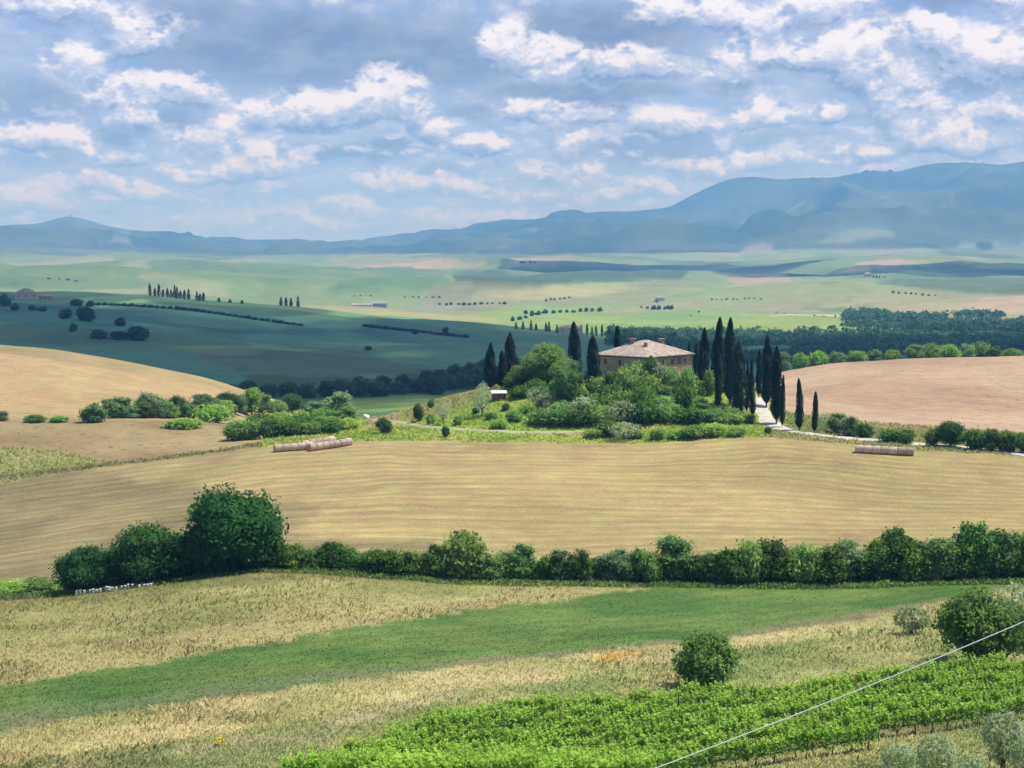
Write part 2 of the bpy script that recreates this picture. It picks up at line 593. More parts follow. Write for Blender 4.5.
C_HEDGE = [(-200, 603), (0, 598), (60, 595), (100, 590), (150, 584), (200, 576), (256, 571), (320, 573), (384, 577), (450, 582), (512, 584), (640, 586), (768, 587), (896, 584), (1024, 580), (1224, 572)]
Y_TOP = [(-200, 275), (0, 285), (256, 300), (384, 305), (512, 303), (640, 300), (768, 298), (896, 285), (1024, 280), (1224, 275)]
C_TOP = [(-200, 494), (0, 480), (128, 465), (200, 455), (256, 447), (384, 441), (512, 443), (640, 444), (704, 440), (768, 437), (832, 442), (896, 449), (1024, 457), (1224, 472)]
FEAT = [  # (Y curve, py curve)
    (const(88), const(768)),
    (const(130), const(655)),
    (const(185), curve(C_HEDGE)),
    (const(215), curve([(-200, 590), (0, 577), (128, 561), (256, 546), (384, 547), (512, 549), (1024, 545)])),
    (const(255), curve([(-200, 530), (0, 521), (128, 508), (256, 497), (384, 492), (512, 490), (640, 490), (1024, 492)])),
    (curve(Y_TOP), curve(C_TOP)),
    (curve(Y_TOP) + 18, curve([(-200, 476), (0, 467), (128, 454), (256, 441), (384, 431), (448, 425), (512, 421), (640, 422), (704, 422), (768, 426), (832, 434), (896, 438), (1024, 447), (1224, 460)])),
    (const(345), curve([(-200, 424), (0, 422), (128, 422), (200, 426), (256, 433), (320, 432), (384, 424), (420, 408), (448, 400), (480, 392), (512, 387), (576, 384), (640, 385), (704, 389), (768, 400), (832, 414), (896, 420), (1024, 428)])),
    (const(372), curve([(-200, 410), (0, 413), (128, 414), (200, 418), (256, 426), (384, 418), (420, 406), (448, 398), (480, 389), (512, 384), (576, 382), (640, 382), (704, 385), (768, 394), (832, 404), (896, 408), (1024, 414)])),
    (const(440), curve([(-200, 365), (0, 374), (64, 378), (128, 388), (200, 400), (256, 420), (320, 430), (384, 432), (640, 430), (704, 424), (768, 396), (832, 384), (896, 376), (1024, 373)])),
    (const(500), curve([(-200, 336), (0, 345), (64, 351), (128, 362), (160, 368), (200, 377), (240, 387), (262, 400), (300, 418), (384, 421), (640, 425), (704, 420), (768, 376), (800, 366), (850, 362), (960, 358), (1024, 356), (1224, 350)])),
    (const(600), curve([(-200, 385), (0, 390), (256, 407), (384, 405), (512, 405), (1024, 402)])),
    (const(750), curve([(-200, 385), (0, 386), (256, 390), (384, 391), (512, 391), (1024, 390)])),
    (const(1000), curve([(-200, 342), (0, 341), (128, 344), (256, 352), (384, 360), (512, 366), (640, 370), (768, 370), (1024, 366)])),
    (const(1300), curve([(-200, 307), (0, 309), (128, 312), (256, 323), (384, 336), (512, 344), (640, 351), (768, 351), (1024, 348)])),
    (const(1500), curve([(-200, 288), (0, 291), (100, 292), (128, 294), (200, 299), (256, 303), (320, 309), (400, 318), (448, 322), (512, 328), (600, 335), (704, 340), (832, 343), (1024, 340)])),
    (const(1800), curve([(-200, 312), (0, 314), (256, 321), (384, 326), (512, 331), (640, 334), (704, 333), (832, 331), (1024, 328)])),
    (const(2300), curve([(0, 309), (512, 318), (640, 321), (768, 321), (1024, 316)])),
    (const(3200), curve([(0, 299), (512, 304), (768, 305), (900, 301), (1024, 301)])),
    (const(4500), curve([(0, 284), (400, 288), (512, 288), (768, 287), (900, 281), (1024, 285)])),
    (const(6000), curve([(0, 272), (256, 275), (400, 273), (512, 273), (640, 275), (768, 274), (870, 267), (1024, 272)])),
    (const(8000), curve([(0, 258), (256, 262), (384, 264), (448, 261), (512, 261), (640, 263), (768, 262), (896, 260), (1024, 262)])),
    (const(10000), curve([(-200, 244), (0, 244), (128, 249), (256, 258), (384, 262), (430, 256), (512, 252), (576, 250), (640, 247), (768, 236), (896, 226), (1024, 220)])),
    (const(12500), curve([(-200, 240), (0, 240), (128, 245), (256, 252), (384, 254), (448, 246), (512, 240), (640, 228), (704, 215), (768, 208), (896, 196), (1024, 192)])),
]
A_IN = np.linspace(-.36, .36, 800)
A = np.concatenate([-np.geomspace(.60, .3635, 30), A_IN, np.geomspace(.3635, .60, 30)])
YR = np.concatenate([np.geomspace(1.5, 60, 34)[:-1], np.geomspace(60, 84, 16)[:-1], np.geomspace(84, 520, 330)[:-1], np.geomspace(520, 2400, 190)[:-1], np.geomspace(2400, 15000, 200), np.geomspace(15150, 26000, 30)])
PXA = CX + A * F_PX            # column position (photo px at the horizon row)


def gsm(arr, s):
    k = np.arange(-3 * int(s) - 1, 3 * int(s) + 2)
    w = np.exp(-.5 * (k / s) ** 2)
    w /= w.sum()
    return np.convolve(np.pad(arr, len(k) // 2, mode='edge'), w, mode='valid')


def build_heights():
    ks, zs = [], []
    for yv, zv in (((1.5), -1.75), (5, -3.9), (30, -13.5), (60, -21.0)):
        ks.append(np.full(len(A), yv))
        zs.append(np.full(len(A), zv))
    for yc, pc in FEAT:
        yy = gsm(np.interp(PXA, KX, yc), 9)
        pp = gsm(np.interp(PXA, KX, pc), 7)
        ks.append(yy)
        zs.append(t_of(pp) * yy)
    cx = np.array([p[0] for p in CREST], float)
    cyv = np.array([p[1] for p in CREST], float)
    cr = gsm(np.interp(PXA, cx, cyv), 2.0)
    ks.append(np.full(len(A), 15000.0))
    zs.append(t_of(cr) * 15000)
    ks.append(np.full(len(A), 19000.0))
    zs.append(t_of(cr + 30) * 19000)
    ks.append(np.full(len(A), 26000.0))
    zs.append(np.full(len(A), -40.0))
    K, Z = np.array(ks), np.array(zs)
    # monotone cubic (Fritsch-Carlson) down every column
    h = np.diff(K, axis=0)
    dl = np.diff(Z, axis=0) / h
    m = np.zeros_like(Z)
    w1, w2 = 2 * h[1:] + h[:-1], h[1:] + 2 * h[:-1]
    same = dl[:-1] * dl[1:] > 0
    with np.errstate(divide='ignore', invalid='ignore'):
        hm = (w1 + w2) / (w1 / dl[:-1] + w2 / dl[1:])
    m[1:-1] = np.where(same, hm, 0)
    m[0], m[-1] = dl[0], dl[-1]
    H = np.zeros((len(YR), len(A)))
    cols = np.arange(len(A))
    for i, yv in enumerate(YR):
        j = np.clip((K <= yv).sum(axis=0) - 1, 0, len(K) - 2)
        hh = h[j, cols]
        t = np.clip((yv - K[j, cols]) / hh, 0, 1)
        H[i] = ((2 * t ** 3 - 3 * t ** 2 + 1) * Z[j, cols] + (t ** 3 - 2 * t ** 2 + t) * hh * m[j, cols] + (-2 * t ** 3 + 3 * t ** 2) * Z[j + 1, cols] + (t ** 3 - t ** 2) * hh * m[j + 1, cols])
    return H


H = build_heights()
YY, AA = np.meshgrid(YR, A, indexing='ij')
XX = AA * YY
# relief
near = sstep(YY, 20, 90)
H += near * (fbm(XX / 22, YY / 22, 4) - .5) * .9 * (1 - sstep(YY, 480, 700))
H += near * (fbm(XX / 55 + 3, YY / 38 + 8, 2) - .5) * 2.2 * sstep(YY, 196, 215) * (1 - sstep(YY, 262, 280))
H += near * (fbm(XX / 2.5 + 40, YY / 2.5, 3) - .5) * .16 * (1 - sstep(YY, 300, 420))
mid = sstep(YY, 560, 900)
H += mid * (fbm(XX / 52 + 15, YY / 52, 3) - .5) * 3.2 * (1 - sstep(YY, 1700, 2200))
H += mid * (fbm(XX / 160 + 5, YY / 160, 5) - .5) * 15 * (1 - sstep(YY, 6000, 9000)) * (1 - .55 * (sstep(YY, 1350, 1480) * (1 - sstep(YY, 1560, 1750))))
H += sstep(YY, 2100, 3400) * (1 - np.abs(fbm(XX / 1500 + 21, YY / 900 + 6, 3) - .5) * 4) * 46 * (1 - sstep(YY, 7500, 9500))
H += sstep(YY, 2100, 3400) * (fbm(XX / 800 + 11, YY / 620, 4) - .5) * 84 * (1 - sstep(YY, 7500, 9500))
rid = 1 - 2 * np.abs(fbm(XX / 1500 + 3, YY / 2300 + 8, 5, .5) - .5)
mt = sstep(YY, 8200, 10500)
tap = 1 - sstep(YY, 13200, 14800)
H += mt * (rid - .8) * 430 * tap * (0.35 + .65 * sstep(AA, -.1, .15))
H += mt * (fbm(XX / 420, YY / 500 + 30, 4) - .5) * (80 * tap + 18)
H += mt * (.5 - np.abs(fbm(XX / 900 + 50, YY / 900 + 12, 5) - .5) * 2.4) * 170 * tap
PYV = HORIZON - H / YY * F_PX   # close enough to the photo row of every point of the land
PXV = CX + AA * F_PX * (CP + (CY - PYV) / F_PX * SP)


def ground_z(x, y):
    a = x / y
    i = np.interp(y, YR, np.arange(len(YR)))
    j = np.interp(a, A, np.arange(len(A)))
    i0, j0 = min(int(i), len(YR) - 2), min(int(j), len(A) - 2)
    fi, fj = i - i0, j - j0
    return float((H[i0, j0] * (1 - fj) + H[i0, j0 + 1] * fj) * (1 - fi) + (H[i0 + 1, j0] * (1 - fj) + H[i0 + 1, j0 + 1] * fj) * fi)


def hit(px, py, ymin=80, ymax=16000):
    """where the sight line through a photo point first meets the land at or beyond depth ymin"""
    a, t = a_of(px, py), t_of(py)
    j = np.interp(a, A, np.arange(len(A)))
    j0 = min(int(j), len(A) - 2)
    prof = (H[:, j0] * (1 - (j - j0)) + H[:, j0 + 1] * (j - j0)) / YR
    ok = np.where((YR >= ymin) & (YR <= ymax))[0]
    for i in ok:
        if prof[i] >= t:
            if i > ok[0] and prof[i - 1] < t:
                f = (t - prof[i - 1]) / (prof[i] - prof[i - 1])
                yv = YR[i - 1] + f * (YR[i] - YR[i - 1])
            else:
                yv = YR[i]
            break
    else:
        yv = YR[ok[np.argmax(prof[ok])]]
    return a * yv, yv, ground_z(a * yv, yv)


def at_depth(px, py, yv):
    a = a_of(px, py)
    return a * yv, yv, ground_z(a * yv, yv)


# ---- what grows where
def poly_mask(poly, y0=0, y1=1e9, wob=0.0, wsc=12.0):
    n1 = (fbm(XX / YY * 1600 / wsc, np.log(YY) * 700 / wsc, 3) - .5) * 2 * wob
    px, py = PXV + n1 * 2, PYV + n1
    xs = np.array([p[0] for p in poly], float)
    ys = np.array([p[1] for p in poly], float)
    m = np.zeros(px.shape, bool)
    sel = (YY >= y0) & (YY <= y1) & (px > xs.min()) & (px < xs.max()) & (py > ys.min()) & (py < ys.max())
    X, Y = px[sel], py[sel]
    ins = np.zeros(X.shape, bool)
    j = len(xs) - 1
    for i in range(len(xs)):
        c = ((ys[i] > Y) != (ys[j] > Y)) & (X < (xs[j] - xs[i]) * (Y - ys[i]) / (ys[j] - ys[i] + 1e-12) + xs[i])
        ins ^= c
        j = i
    m[sel] = ins
    return m


COLR = np.zeros(H.shape + (3,))
DET = np.zeros(H.shape + (3,))     # r: row stripes, g: grass mottling, b: clods
REG = np.zeros(H.shape, int)


def paint(mask, col, det=None, reg=None, jit=None):
    if jit is not None:
        col2, sc = jit
        f = sstep(fbm(XX[mask] / sc, YY[mask] / sc + 50, 4), .35, .65)[:, None]
        COLR[mask] = np.array(col) * (1 - f) + np.array(col2) * f
    else:
        COLR[mask] = col
    if det is not None:
        DET[mask] = det
    if reg is not None:
        REG[mask] = reg


def pc(pts, px):
    return np.interp(px, [p[0] for p in pts], [p[1] for p in pts])


ALL = np.ones(H.shape, bool)
paint(ALL, (.20, .20, .075), (0, 1, .2), 1, ((.33, .27, .12), 14))
BIG = 5000
# upper meadow between hedge and crop
hedge_y = pc(C_HEDGE, PXV)
crop_up = [(-300, 730), (0, 692), (100, 676), (200, 660), (300, 645), (400, 627), (500, 610), (600, 597), (660, 590), (720, 586), (1300, 570)]
crop_dn = [(-300, 800), (0, 742), (150, 716), (330, 690), (480, 673), (620, 656), (700, 647), (850, 625), (940, 608), (1024, 592), (1300, 560)]
wobn = (fbm(XX / 9, YY / 9, 3) - .5) * 7 + (fbm(XX / 1.8 + 7, YY / 1.8, 3) - .5) * 6
m = (YY < 190) & (PYV + wobn * 1.5 < pc(crop_up, PXV)) & (PYV > hedge_y - 6)
paint(m, (.275, .275, .095), (.3, 1, .4), 2, ((.35, .325, .13), 10))
m2 = m & (PYV + wobn * 1.5 > pc([(-300, 690), (0, 655), (150, 640), (300, 620), (420, 606), (520, 592), (640, 584)], PXV))
paint(m2, (.36, .325, .135), (.3, 1, .4), 2, ((.38, .335, .142), 8))
m2 = m & (PYV + wobn * 1.5 < pc([(-300, 622), (0, 612), (150, 600), (300, 582), (420, 584), (640, 590), (1000, 570)], PXV))
paint(m2, (.19, .21, .07), (.1, 1, .3), 2, ((.27, .24, .09), 9))
m = (YY < 190) & (PYV + wobn * 1.5 >= pc(crop_up, PXV)) & (PYV + wobn * 1.3 < pc(crop_dn, PXV))
paint(m, (.08, .15, .036), (.7, .9, .0), 3, ((.13, .195, .05), 12))
m2 = m & (PYV > pc([(-300, 770), (0, 718), (150, 700), (330, 676), (480, 662), (620, 650), (700, 643), (1024, 588)], PXV) + wobn)
paint(m2, (.14, .185, .07), (.2, .9, .2), 3, ((.21, .195, .095), 9))
m = (YY < 190) & (PYV + wobn * 1.3 >= pc(crop_dn, PXV)) & (PYV + wobn * 1.4 < pc(crop_dn, PXV) + np.interp(PXV, [0, 400, 700, 1024], [40, 34, 16, 14]))
paint(m, (.49, .42, .195), (.1, 1, .2), 4, ((.37, .35, .14), 7))
m = (YY < 190) & (PYV + wobn * 1.4 >= pc(crop_dn, PXV) + np.interp(PXV, [0, 400, 700, 1024], [40, 34, 16, 14]))
paint(m, (.235, .275, .09), (.1, 1, .2), 1, ((.36, .35, .14), 6))
m2 = poly_mask([(-40, 800), (90, 772), (200, 752), (330, 728), (430, 700), (560, 690), (420, 712), (330, 745), (240, 800)], 0, 140, 5)
paint(m2, (.40, .36, .18), (.1, 1, .2), 4, ((.26, .29, .11), 5))
VINE_POLY = [(290, 800), (430, 733), (560, 716), (690, 708), (860, 692), (1060, 667), (1060, 712), (950, 737), (860, 752), (760, 767), (680, 785), (560, 800)]
m = poly_mask(VINE_POLY, 0, 150, 1)
paint(m, (.15, .17, .06), (0, .7, .5), 5, ((.24, .2, .1), 4))
# verge under the hedge
m = (YY >= 183) & (YY < 203)
paint(m, (.075, .135, .035), (0, 1, .3), 6, ((.12, .18, .045), 8))
# mown hay field
fb_y = pc([(-200, 592), (0, 578), (128, 566), (256, 556), (384, 556), (512, 555), (1024, 552)], PXV)
ytop = np.interp(PXV, [p[0] for p in Y_TOP], [p[1] for p in Y_TOP])
m = (YY >= 203) & (YY < ytop)
paint(m, (.385, .305, .135), (1, .8, .12), 7, ((.335, .27, .115), 30))
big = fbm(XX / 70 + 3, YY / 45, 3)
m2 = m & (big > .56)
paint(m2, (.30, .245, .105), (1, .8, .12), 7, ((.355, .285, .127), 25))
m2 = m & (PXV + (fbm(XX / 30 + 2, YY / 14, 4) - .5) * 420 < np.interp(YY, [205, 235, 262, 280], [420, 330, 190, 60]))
paint(m2, (.225, .19, .09), (1, .8, .12), 7, ((.285, .235, .108), 16))  # left of the field: browner soil, with soft shade painted into the colour
# beyond the field, left: pale strip, rough brown field, tan hill
m = (YY >= ytop) & (YY < 560) & (PXV < 262)
paint(m, (.265, .20, .095), (.1, .8, 1), 8, ((.33, .26, .125), 18))
m2 = poly_mask([(-300, 440), (0, 447), (60, 452), (105, 462), (60, 474), (0, 485), (-300, 500)], 270, 345, 2)
paint(m2, (.30, .31, .11), (.1, .8, .1), 9, ((.38, .34, .14), 12))
m2 = (YY >= ytop) & (YY < ytop + 6) & (PXV < 262)
paint(m2, (.20, .19, .075), (0, 1, .4), 9)
m2 = (YY >= 356) & (YY < 560) & (PXV < 300)
paint(m2, (.44, .312, .155), (.5, .8, .4), 10, ((.385, .295, .14), 40))
m3 = m2 & (PYV < pc([(-200, 348), (0, 352), (64, 362), (128, 372), (200, 384), (260, 396)], PXV))
paint(m3, (.37, .29, .14), (.4, .4, .25), 10, ((.30, .24, .12), 25))
# the villa's knoll
m = (YY >= ytop) & (YY < 430) & (PXV >= 262) & (PXV < 790)
paint(m, (.23, .32, .055), (0, 1, .2), 11, ((.36, .38, .10), 13))
m2 = poly_mask([(400, 414), (440, 398), (490, 384), (500, 392), (470, 404), (440, 418), (405, 420)], 300, 400, 2)
paint(m2, (.25, .265, .085), (0, 1, .2), 11, ((.33, .30, .12), 9))
m2 = poly_mask([(366, 428), (372, 412), (392, 411), (402, 418), (392, 424)], 300, 420, 1)
paint(m2, (.36, .29, .16), (0, .8, .3), 11)
# slope and fields right of the alley
m = (YY >= ytop) & (YY < 560) & (PXV >= 772)
paint(m, (.30, .27, .11), (0, 1, .2), 11, ((.22, .24, .08), 12))
m2 = m & (YY > 332) & (PXV > 778)
paint(m2, (.395, .275, .175), (.7, .7, .8), 12, ((.455, .33, .21), 35))
# valley floor and the shaded hill
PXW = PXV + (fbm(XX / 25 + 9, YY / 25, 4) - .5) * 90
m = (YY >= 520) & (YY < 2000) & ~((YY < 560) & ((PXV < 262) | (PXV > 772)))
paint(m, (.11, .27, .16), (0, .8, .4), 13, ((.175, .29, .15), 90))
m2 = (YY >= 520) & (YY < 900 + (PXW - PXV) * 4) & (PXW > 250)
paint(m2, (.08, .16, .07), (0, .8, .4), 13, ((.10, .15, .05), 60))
m2 = poly_mask([(330, 412), (345, 400), (420, 394), (470, 392), (480, 402), (380, 412)], 520, 760, 1)
paint(m2, (.20, .27, .08), (0, .6, .2), 13, ((.16, .23, .07), 30))
for poly, c1, c2 in (
        ([(-60, 302), (160, 304), (330, 322), (420, 342), (300, 345), (120, 330), (-60, 318)], (.12, .275, .16), (.10, .24, .15)),
        ([(-60, 318), (120, 330), (250, 345), (190, 352), (60, 345), (-60, 335)], (.17, .24, .115), (.13, .21, .115)),
        ([(190, 352), (260, 342), (360, 350), (420, 372), (300, 378), (220, 366)], (.17, .215, .12), (.13, .205, .115)),
        ([(210, 302), (330, 316), (470, 332), (520, 345), (420, 342), (320, 330)], (.125, .275, .165), (.10, .24, .15)),
        ([(-60, 288), (130, 295), (300, 308), (420, 322), (330, 318), (150, 303), (-60, 300)], (.14, .25, .13), (.16, .26, .13))):
    mm = poly_mask(poly, 760, 1620, 2)
    paint(mm, c1, (.2, .6, .3), 13, (c2, 70))
# the plain: fields of many greens and tans
rs = np.random.default_rng(21)
sx, sy = rs.uniform(-5200, 5200, 520), rs.uniform(1700, 9600, 520)
pal = np.array([(.25, .33, .12), (.20, .30, .11), (.30, .35, .15), (.17, .27, .11), (.38, .35, .19), (.42, .36, .23), (.14, .22, .09), (.33, .36, .16), (.28, .34, .14), (.23, .31, .13)])
scol = pal[rs.integers(0, len(pal), 520)] * rs.uniform(.85, 1.12, (520, 1))
m = (YY >= 1760) & (YY < 10500)
ii, jj = np.where(m)
wx = XX[ii, jj] + (fbm(XX[ii, jj] / 500, YY[ii, jj] / 500, 3) - .5) * 260
wy = YY[ii, jj] + (fbm(XX[ii, jj] / 500 + 60, YY[ii, jj] / 500, 3) - .5) * 260
best = np.full(len(ii), 1e18)
bi = np.zeros(len(ii), int)
for k in range(520):
    d = ((wx - sx[k]) * 1.15) ** 2 + ((wy - sy[k]) * .42) ** 2
    c_ = d < best
    best[c_] = d[c_]
    bi[c_] = k
COLR[ii, jj] = scol[bi] * .42 + np.array((.215, .30, .145)) * .42
DET[ii, jj] = (.2, .5, .2)
REG[ii, jj] = 14
FOREST, FOREST2 = (.035, .068, .03), (.085, .12, .05)
for poly, c1, c2 in (
        ([(450, 318), (520, 306), (640, 303), (720, 312), (830, 318), (900, 324), (840, 336), (480, 336)], (.24, .36, .10), (.29, .38, .13)),
        ([(700, 330), (760, 316), (900, 312), (940, 318), (880, 327), (780, 334)], (.27, .37, .10), (.31, .38, .14)),
        ([(620, 320), (640, 309), (770, 310), (700, 322)], (.22, .35, .11), (.25, .36, .12)),
        ([(300, 316), (330, 306), (470, 316), (520, 322), (440, 322)], (.34, .36, .15), (.40, .38, .18)),
        ([(560, 314), (700, 299), (860, 299), (930, 303), (820, 308), (700, 309)], (.40, .35, .22), (.34, .34, .18)),
        ([(640, 303), (660, 290), (760, 282), (870, 282), (930, 290), (860, 298), (740, 303)], (.26, .34, .15), (.30, .35, .17)),
        ([(460, 297), (500, 289), (600, 283), (640, 288), (600, 296), (520, 300)], (.36, .39, .15), (.42, .40, .2)),
        ([(320, 291), (350, 278), (440, 272), (452, 282), (420, 291)], (.15, .27, .11), (.13, .23, .10)),
        ([(452, 272), (520, 267), (600, 268), (690, 270), (680, 279), (600, 281), (540, 286), (455, 281)], (.075, .12, .06), (.095, .14, .07)),
        ([(180, 283), (200, 272), (330, 268), (350, 274), (310, 282), (230, 286)], (.28, .37, .14), (.25, .34, .13)),
        ([(-40, 281), (0, 270), (100, 274), (190, 285), (120, 289), (20, 290)], (.15, .23, .11), (.18, .26, .12)),
        ([(350, 269), (395, 262), (470, 258), (570, 258.5), (545, 263), (470, 266), (410, 271)], (.50, .37, .24), (.46, .36, .24)),
        ([(550, 263), (640, 258), (800, 258), (780, 263), (640, 266)], (.28, .36, .18), (.24, .33, .16)),
        ([(720, 277), (760, 272), (800, 279), (780, 284), (740, 286)], (.40, .33, .21), (.34, .33, .18)),
        ([(786, 276), (790, 265), (826, 265), (830, 271), (815, 276)], FOREST, FOREST2),
        ([(838, 272), (862, 262), (890, 258), (930, 262), (880, 268), (850, 274)], (.44, .36, .24), (.40, .35, .22)),
        ([(880, 284), (905, 274), (950, 271), (1010, 276), (1060, 284), (1060, 296), (960, 292)], (.10, .155, .075), (.12, .17, .08)),
        ([(840, 300), (900, 293), (1000, 296), (1060, 298), (1060, 318), (980, 318), (930, 322), (900, 312)], (.34, .34, .17), (.40, .36, .21)),
        ([(965, 306), (985, 298), (1030, 294), (1060, 300), (1012, 312), (985, 313)], (.50, .39, .25), (.46, .37, .24))):
    mm = poly_mask(poly, 1700, 9900, 1.2, 20)
    k_ = 1.0 if c1[1] < .2 else .86
    paint(mm, tuple(v * k_ for v in c1), (.25, .5, .2), 14, (tuple(v * k_ for v in c2), 200))
# mountains: woods with clearings
m = (YY >= 8600) & ((YY > 9400) | (PYV < 257))
paint(m, FOREST, (0, .6, .3), 15, (FOREST2, 480))
clear = fbm(XX / 420 + 70, YY / 560 + 4, 6, .6)
low = np.clip((PYV - np.interp(PXV, [0, 300, 600, 760, 1024], [222, 236, 205, 190, 190])) / 60, 0, 1)
mm = m & (clear > .735 - .075 * low) & (PYV > 200)
paint(mm, (.12, .175, .085), (0, .6, .3), 15, ((.25, .25, .15), 400))
for poly, c1 in (([(825, 240), (840, 229), (880, 226), (900, 236), (870, 240)], (.30, .36, .2)), ([(952, 248), (960, 241), (975, 242), (976, 249)], (.3, .38, .2)),
                 ([(985, 254), (1000, 246), (1060, 240), (1060, 256), (1010, 258)], (.26, .33, .2)), ([(738, 254), (745, 247), (775, 245), (770, 251)], (.42, .37, .27)),
                 ([(-60, 256), (20, 249), (50, 262), (30, 274), (-60, 276)], (.24, .30, .18)), ([(100, 262), (130, 250), (150, 258), (140, 266)], (.22, .28, .17)),
                 ([(790, 232), (830, 222), (860, 228), (830, 236)], (.18, .24, .14))):
    mm = poly_mask(poly, 7500, 14500, 2, 25)
    paint(mm, tuple(v * .62 for v in c1), (0, .6, .3), 15)

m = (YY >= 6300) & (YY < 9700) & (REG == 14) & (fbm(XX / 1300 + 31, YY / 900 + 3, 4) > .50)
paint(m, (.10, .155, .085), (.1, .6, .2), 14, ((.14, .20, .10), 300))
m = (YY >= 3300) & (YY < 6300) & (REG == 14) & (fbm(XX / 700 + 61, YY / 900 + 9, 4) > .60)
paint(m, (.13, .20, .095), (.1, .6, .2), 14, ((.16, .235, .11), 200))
rowc = np.where(REG == 7, (YY - 203) / np.maximum(ytop - 203, 1) * 95 + (fbm(XX / 60, YY / 60, 2) - .5) * 2.4, YY + .25 * XX)
for _ in range(2):                              # field edges blend over a step or two
    P_ = np.pad(COLR, ((1, 1), (1, 1), (0, 0)), mode='edge')
    COLR = (P_[:-2, 1:-1] + P_[2:, 1:-1] + P_[1:-1, :-2] + P_[1:-1, 2:] + 2 * P_[1:-1, 1:-1]) / 6
g0, g1 = np.array(hit(100, 698)[:2]), np.array(hit(880, 606)[:2])
gd = (g1 - g0) / np.linalg.norm(g1 - g0)
NEAR = YY < 190
rowc = np.where(NEAR, (-XX * gd[1] + YY * gd[0]) * 1.0, rowc)
RV = np.stack([np.where(NEAR, (XX * gd[0] + YY * gd[1]) * .12, XX * .06), rowc, np.zeros_like(XX)], -1)


def mat_ground():
    m, b = new_mat('land')
    tc = b.n('ShaderNodeTexCoord').outputs['Object']
    colr = b.n('ShaderNodeAttribute', attribute_name='ground_colour').outputs['Color']
    det = b.n('ShaderNodeAttribute', attribute_name='ground_detail').outputs['Color']
    rv = b.n('ShaderNodeAttribute', attribute_name='row_coord').outputs['Vector']
    sp = b.n('ShaderNodeSeparateColor')
    b.link(det, sp.inputs[0])
    flat = b.vmath('MULTIPLY', tc, (1, 1, .0))
    n_big = b.noise(flat, .03, 4, .55)
    n_mid = b.noise(flat, .22, 5, .6)
    n_fine = b.noise(flat, 1.6, 4, .65)
    n_row = b.noise(rv, 1.1, 4, .75)
    rws = b.n('ShaderNodeSeparateXYZ')
    b.link(rv, rws.inputs[0])
    swath = b.math('SINE', b.math('MULTIPLY', rws.outputs[1], 1.55))
    swath = b.math('MULTIPLY', swath, b.rng(n_mid, .35, .65, .2, 1.0))
    track = b.rng(b.math('ABSOLUTE', b.math('SINE', b.math('MULTIPLY', rws.outputs[1], .2618))), .05, .0)
    n_row2 = b.noise(rv, .16, 2, .5)
    n_far = b.noise(flat, .006, 6, .62)
    f = b.math('ADD', 1.0, b.math('MULTIPLY', b.math('SUBTRACT', n_row, .5), b.math('MULTIPLY', sp.outputs[0], 1.0)))
    f = b.math('ADD', f, b.math('MULTIPLY', b.math('SUBTRACT', n_row2, .5), b.math('MULTIPLY', sp.outputs[0], .35)))
    f = b.math('ADD', f, b.math('MULTIPLY', swath, b.math('MULTIPLY', sp.outputs[0], .13)))
    f = b.math('SUBTRACT', f, b.math('MULTIPLY', track, b.math('MULTIPLY', sp.outputs[0], .17)))
    f = b.math('ADD', f, b.math('MULTIPLY', b.math('SUBTRACT', n_mid, .5), b.math('MULTIPLY', sp.outputs[1], .75)))
    f = b.math('ADD', f, b.math('MULTIPLY', b.math('SUBTRACT', n_fine, .5), b.math('MULTIPLY', sp.outputs[1], 1.0)))
    f = b.math('ADD', f, b.math('MULTIPLY', b.math('SUBTRACT', n_big, .5), .5))
    f = b.math('ADD', f, b.math('MULTIPLY', b.math('SUBTRACT', n_far, .5), .55))
    clod = b.rng(b.noise(flat, .5, 5, .6), .56, .68)
    f = b.math('SUBTRACT', f, b.math('MULTIPLY', clod, b.math('MULTIPLY', sp.outputs[2], .42)))
    f = b.math('MAXIMUM', f, .25)
    col = b.vmath('MULTIPLY', colr, b.comb(f, f, b.math('POWER', f, .9)))
    # here and there a greener or drier patch
    hs = b.n('ShaderNodeHueSaturation')
    b.put(hs.inputs['Hue'], b.math('ADD', .5, b.math('MULTIPLY', b.math('SUBTRACT', b.noise(flat, .12, 3, .5), .5), b.math('MULTIPLY', sp.outputs[1], .09))))
    b.put(hs.inputs['Color'], col)
    bp = b.n('ShaderNodeBump')
    bp.inputs['Strength'].default_value = .7
    bp.inputs['Distance'].default_value = .35
    b.put(bp.inputs['Height'], b.math('ADD', b.math('MULTIPLY', n_fine, sp.outputs[1]), b.math('MULTIPLY', n_row, b.math('MULTIPLY', sp.outputs[0], .5))))
    finish(b, principled(b, hs.outputs[0], .95, .05, bp.outputs[0]))
    return m


M['land'] = mat_ground()


def grid_object(name, r0, r1, label, cat):
    nr, nc = r1 - r0, len(A)
    V = np.stack([XX[r0:r1], YY[r0:r1], H[r0:r1]], -1).reshape(-1, 3)
    idx = np.arange(nr * nc).reshape(nr, nc)
    q = np.stack([idx[:-1, :-1], idx[:-1, 1:], idx[1:, 1:], idx[1:, :-1]], -1).reshape(-1, 4)
    rgba = np.concatenate([COLR[r0:r1].reshape(-1, 3), np.ones((nr * nc, 1))], 1)
    drgb = np.concatenate([DET[r0:r1].reshape(-1, 3), np.ones((nr * nc, 1))], 1)
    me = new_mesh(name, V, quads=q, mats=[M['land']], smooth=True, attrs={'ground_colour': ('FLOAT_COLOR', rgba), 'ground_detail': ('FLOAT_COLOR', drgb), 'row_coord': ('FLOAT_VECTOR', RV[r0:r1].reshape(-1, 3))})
    return tag(put(name, me), label, cat, None, 'structure')


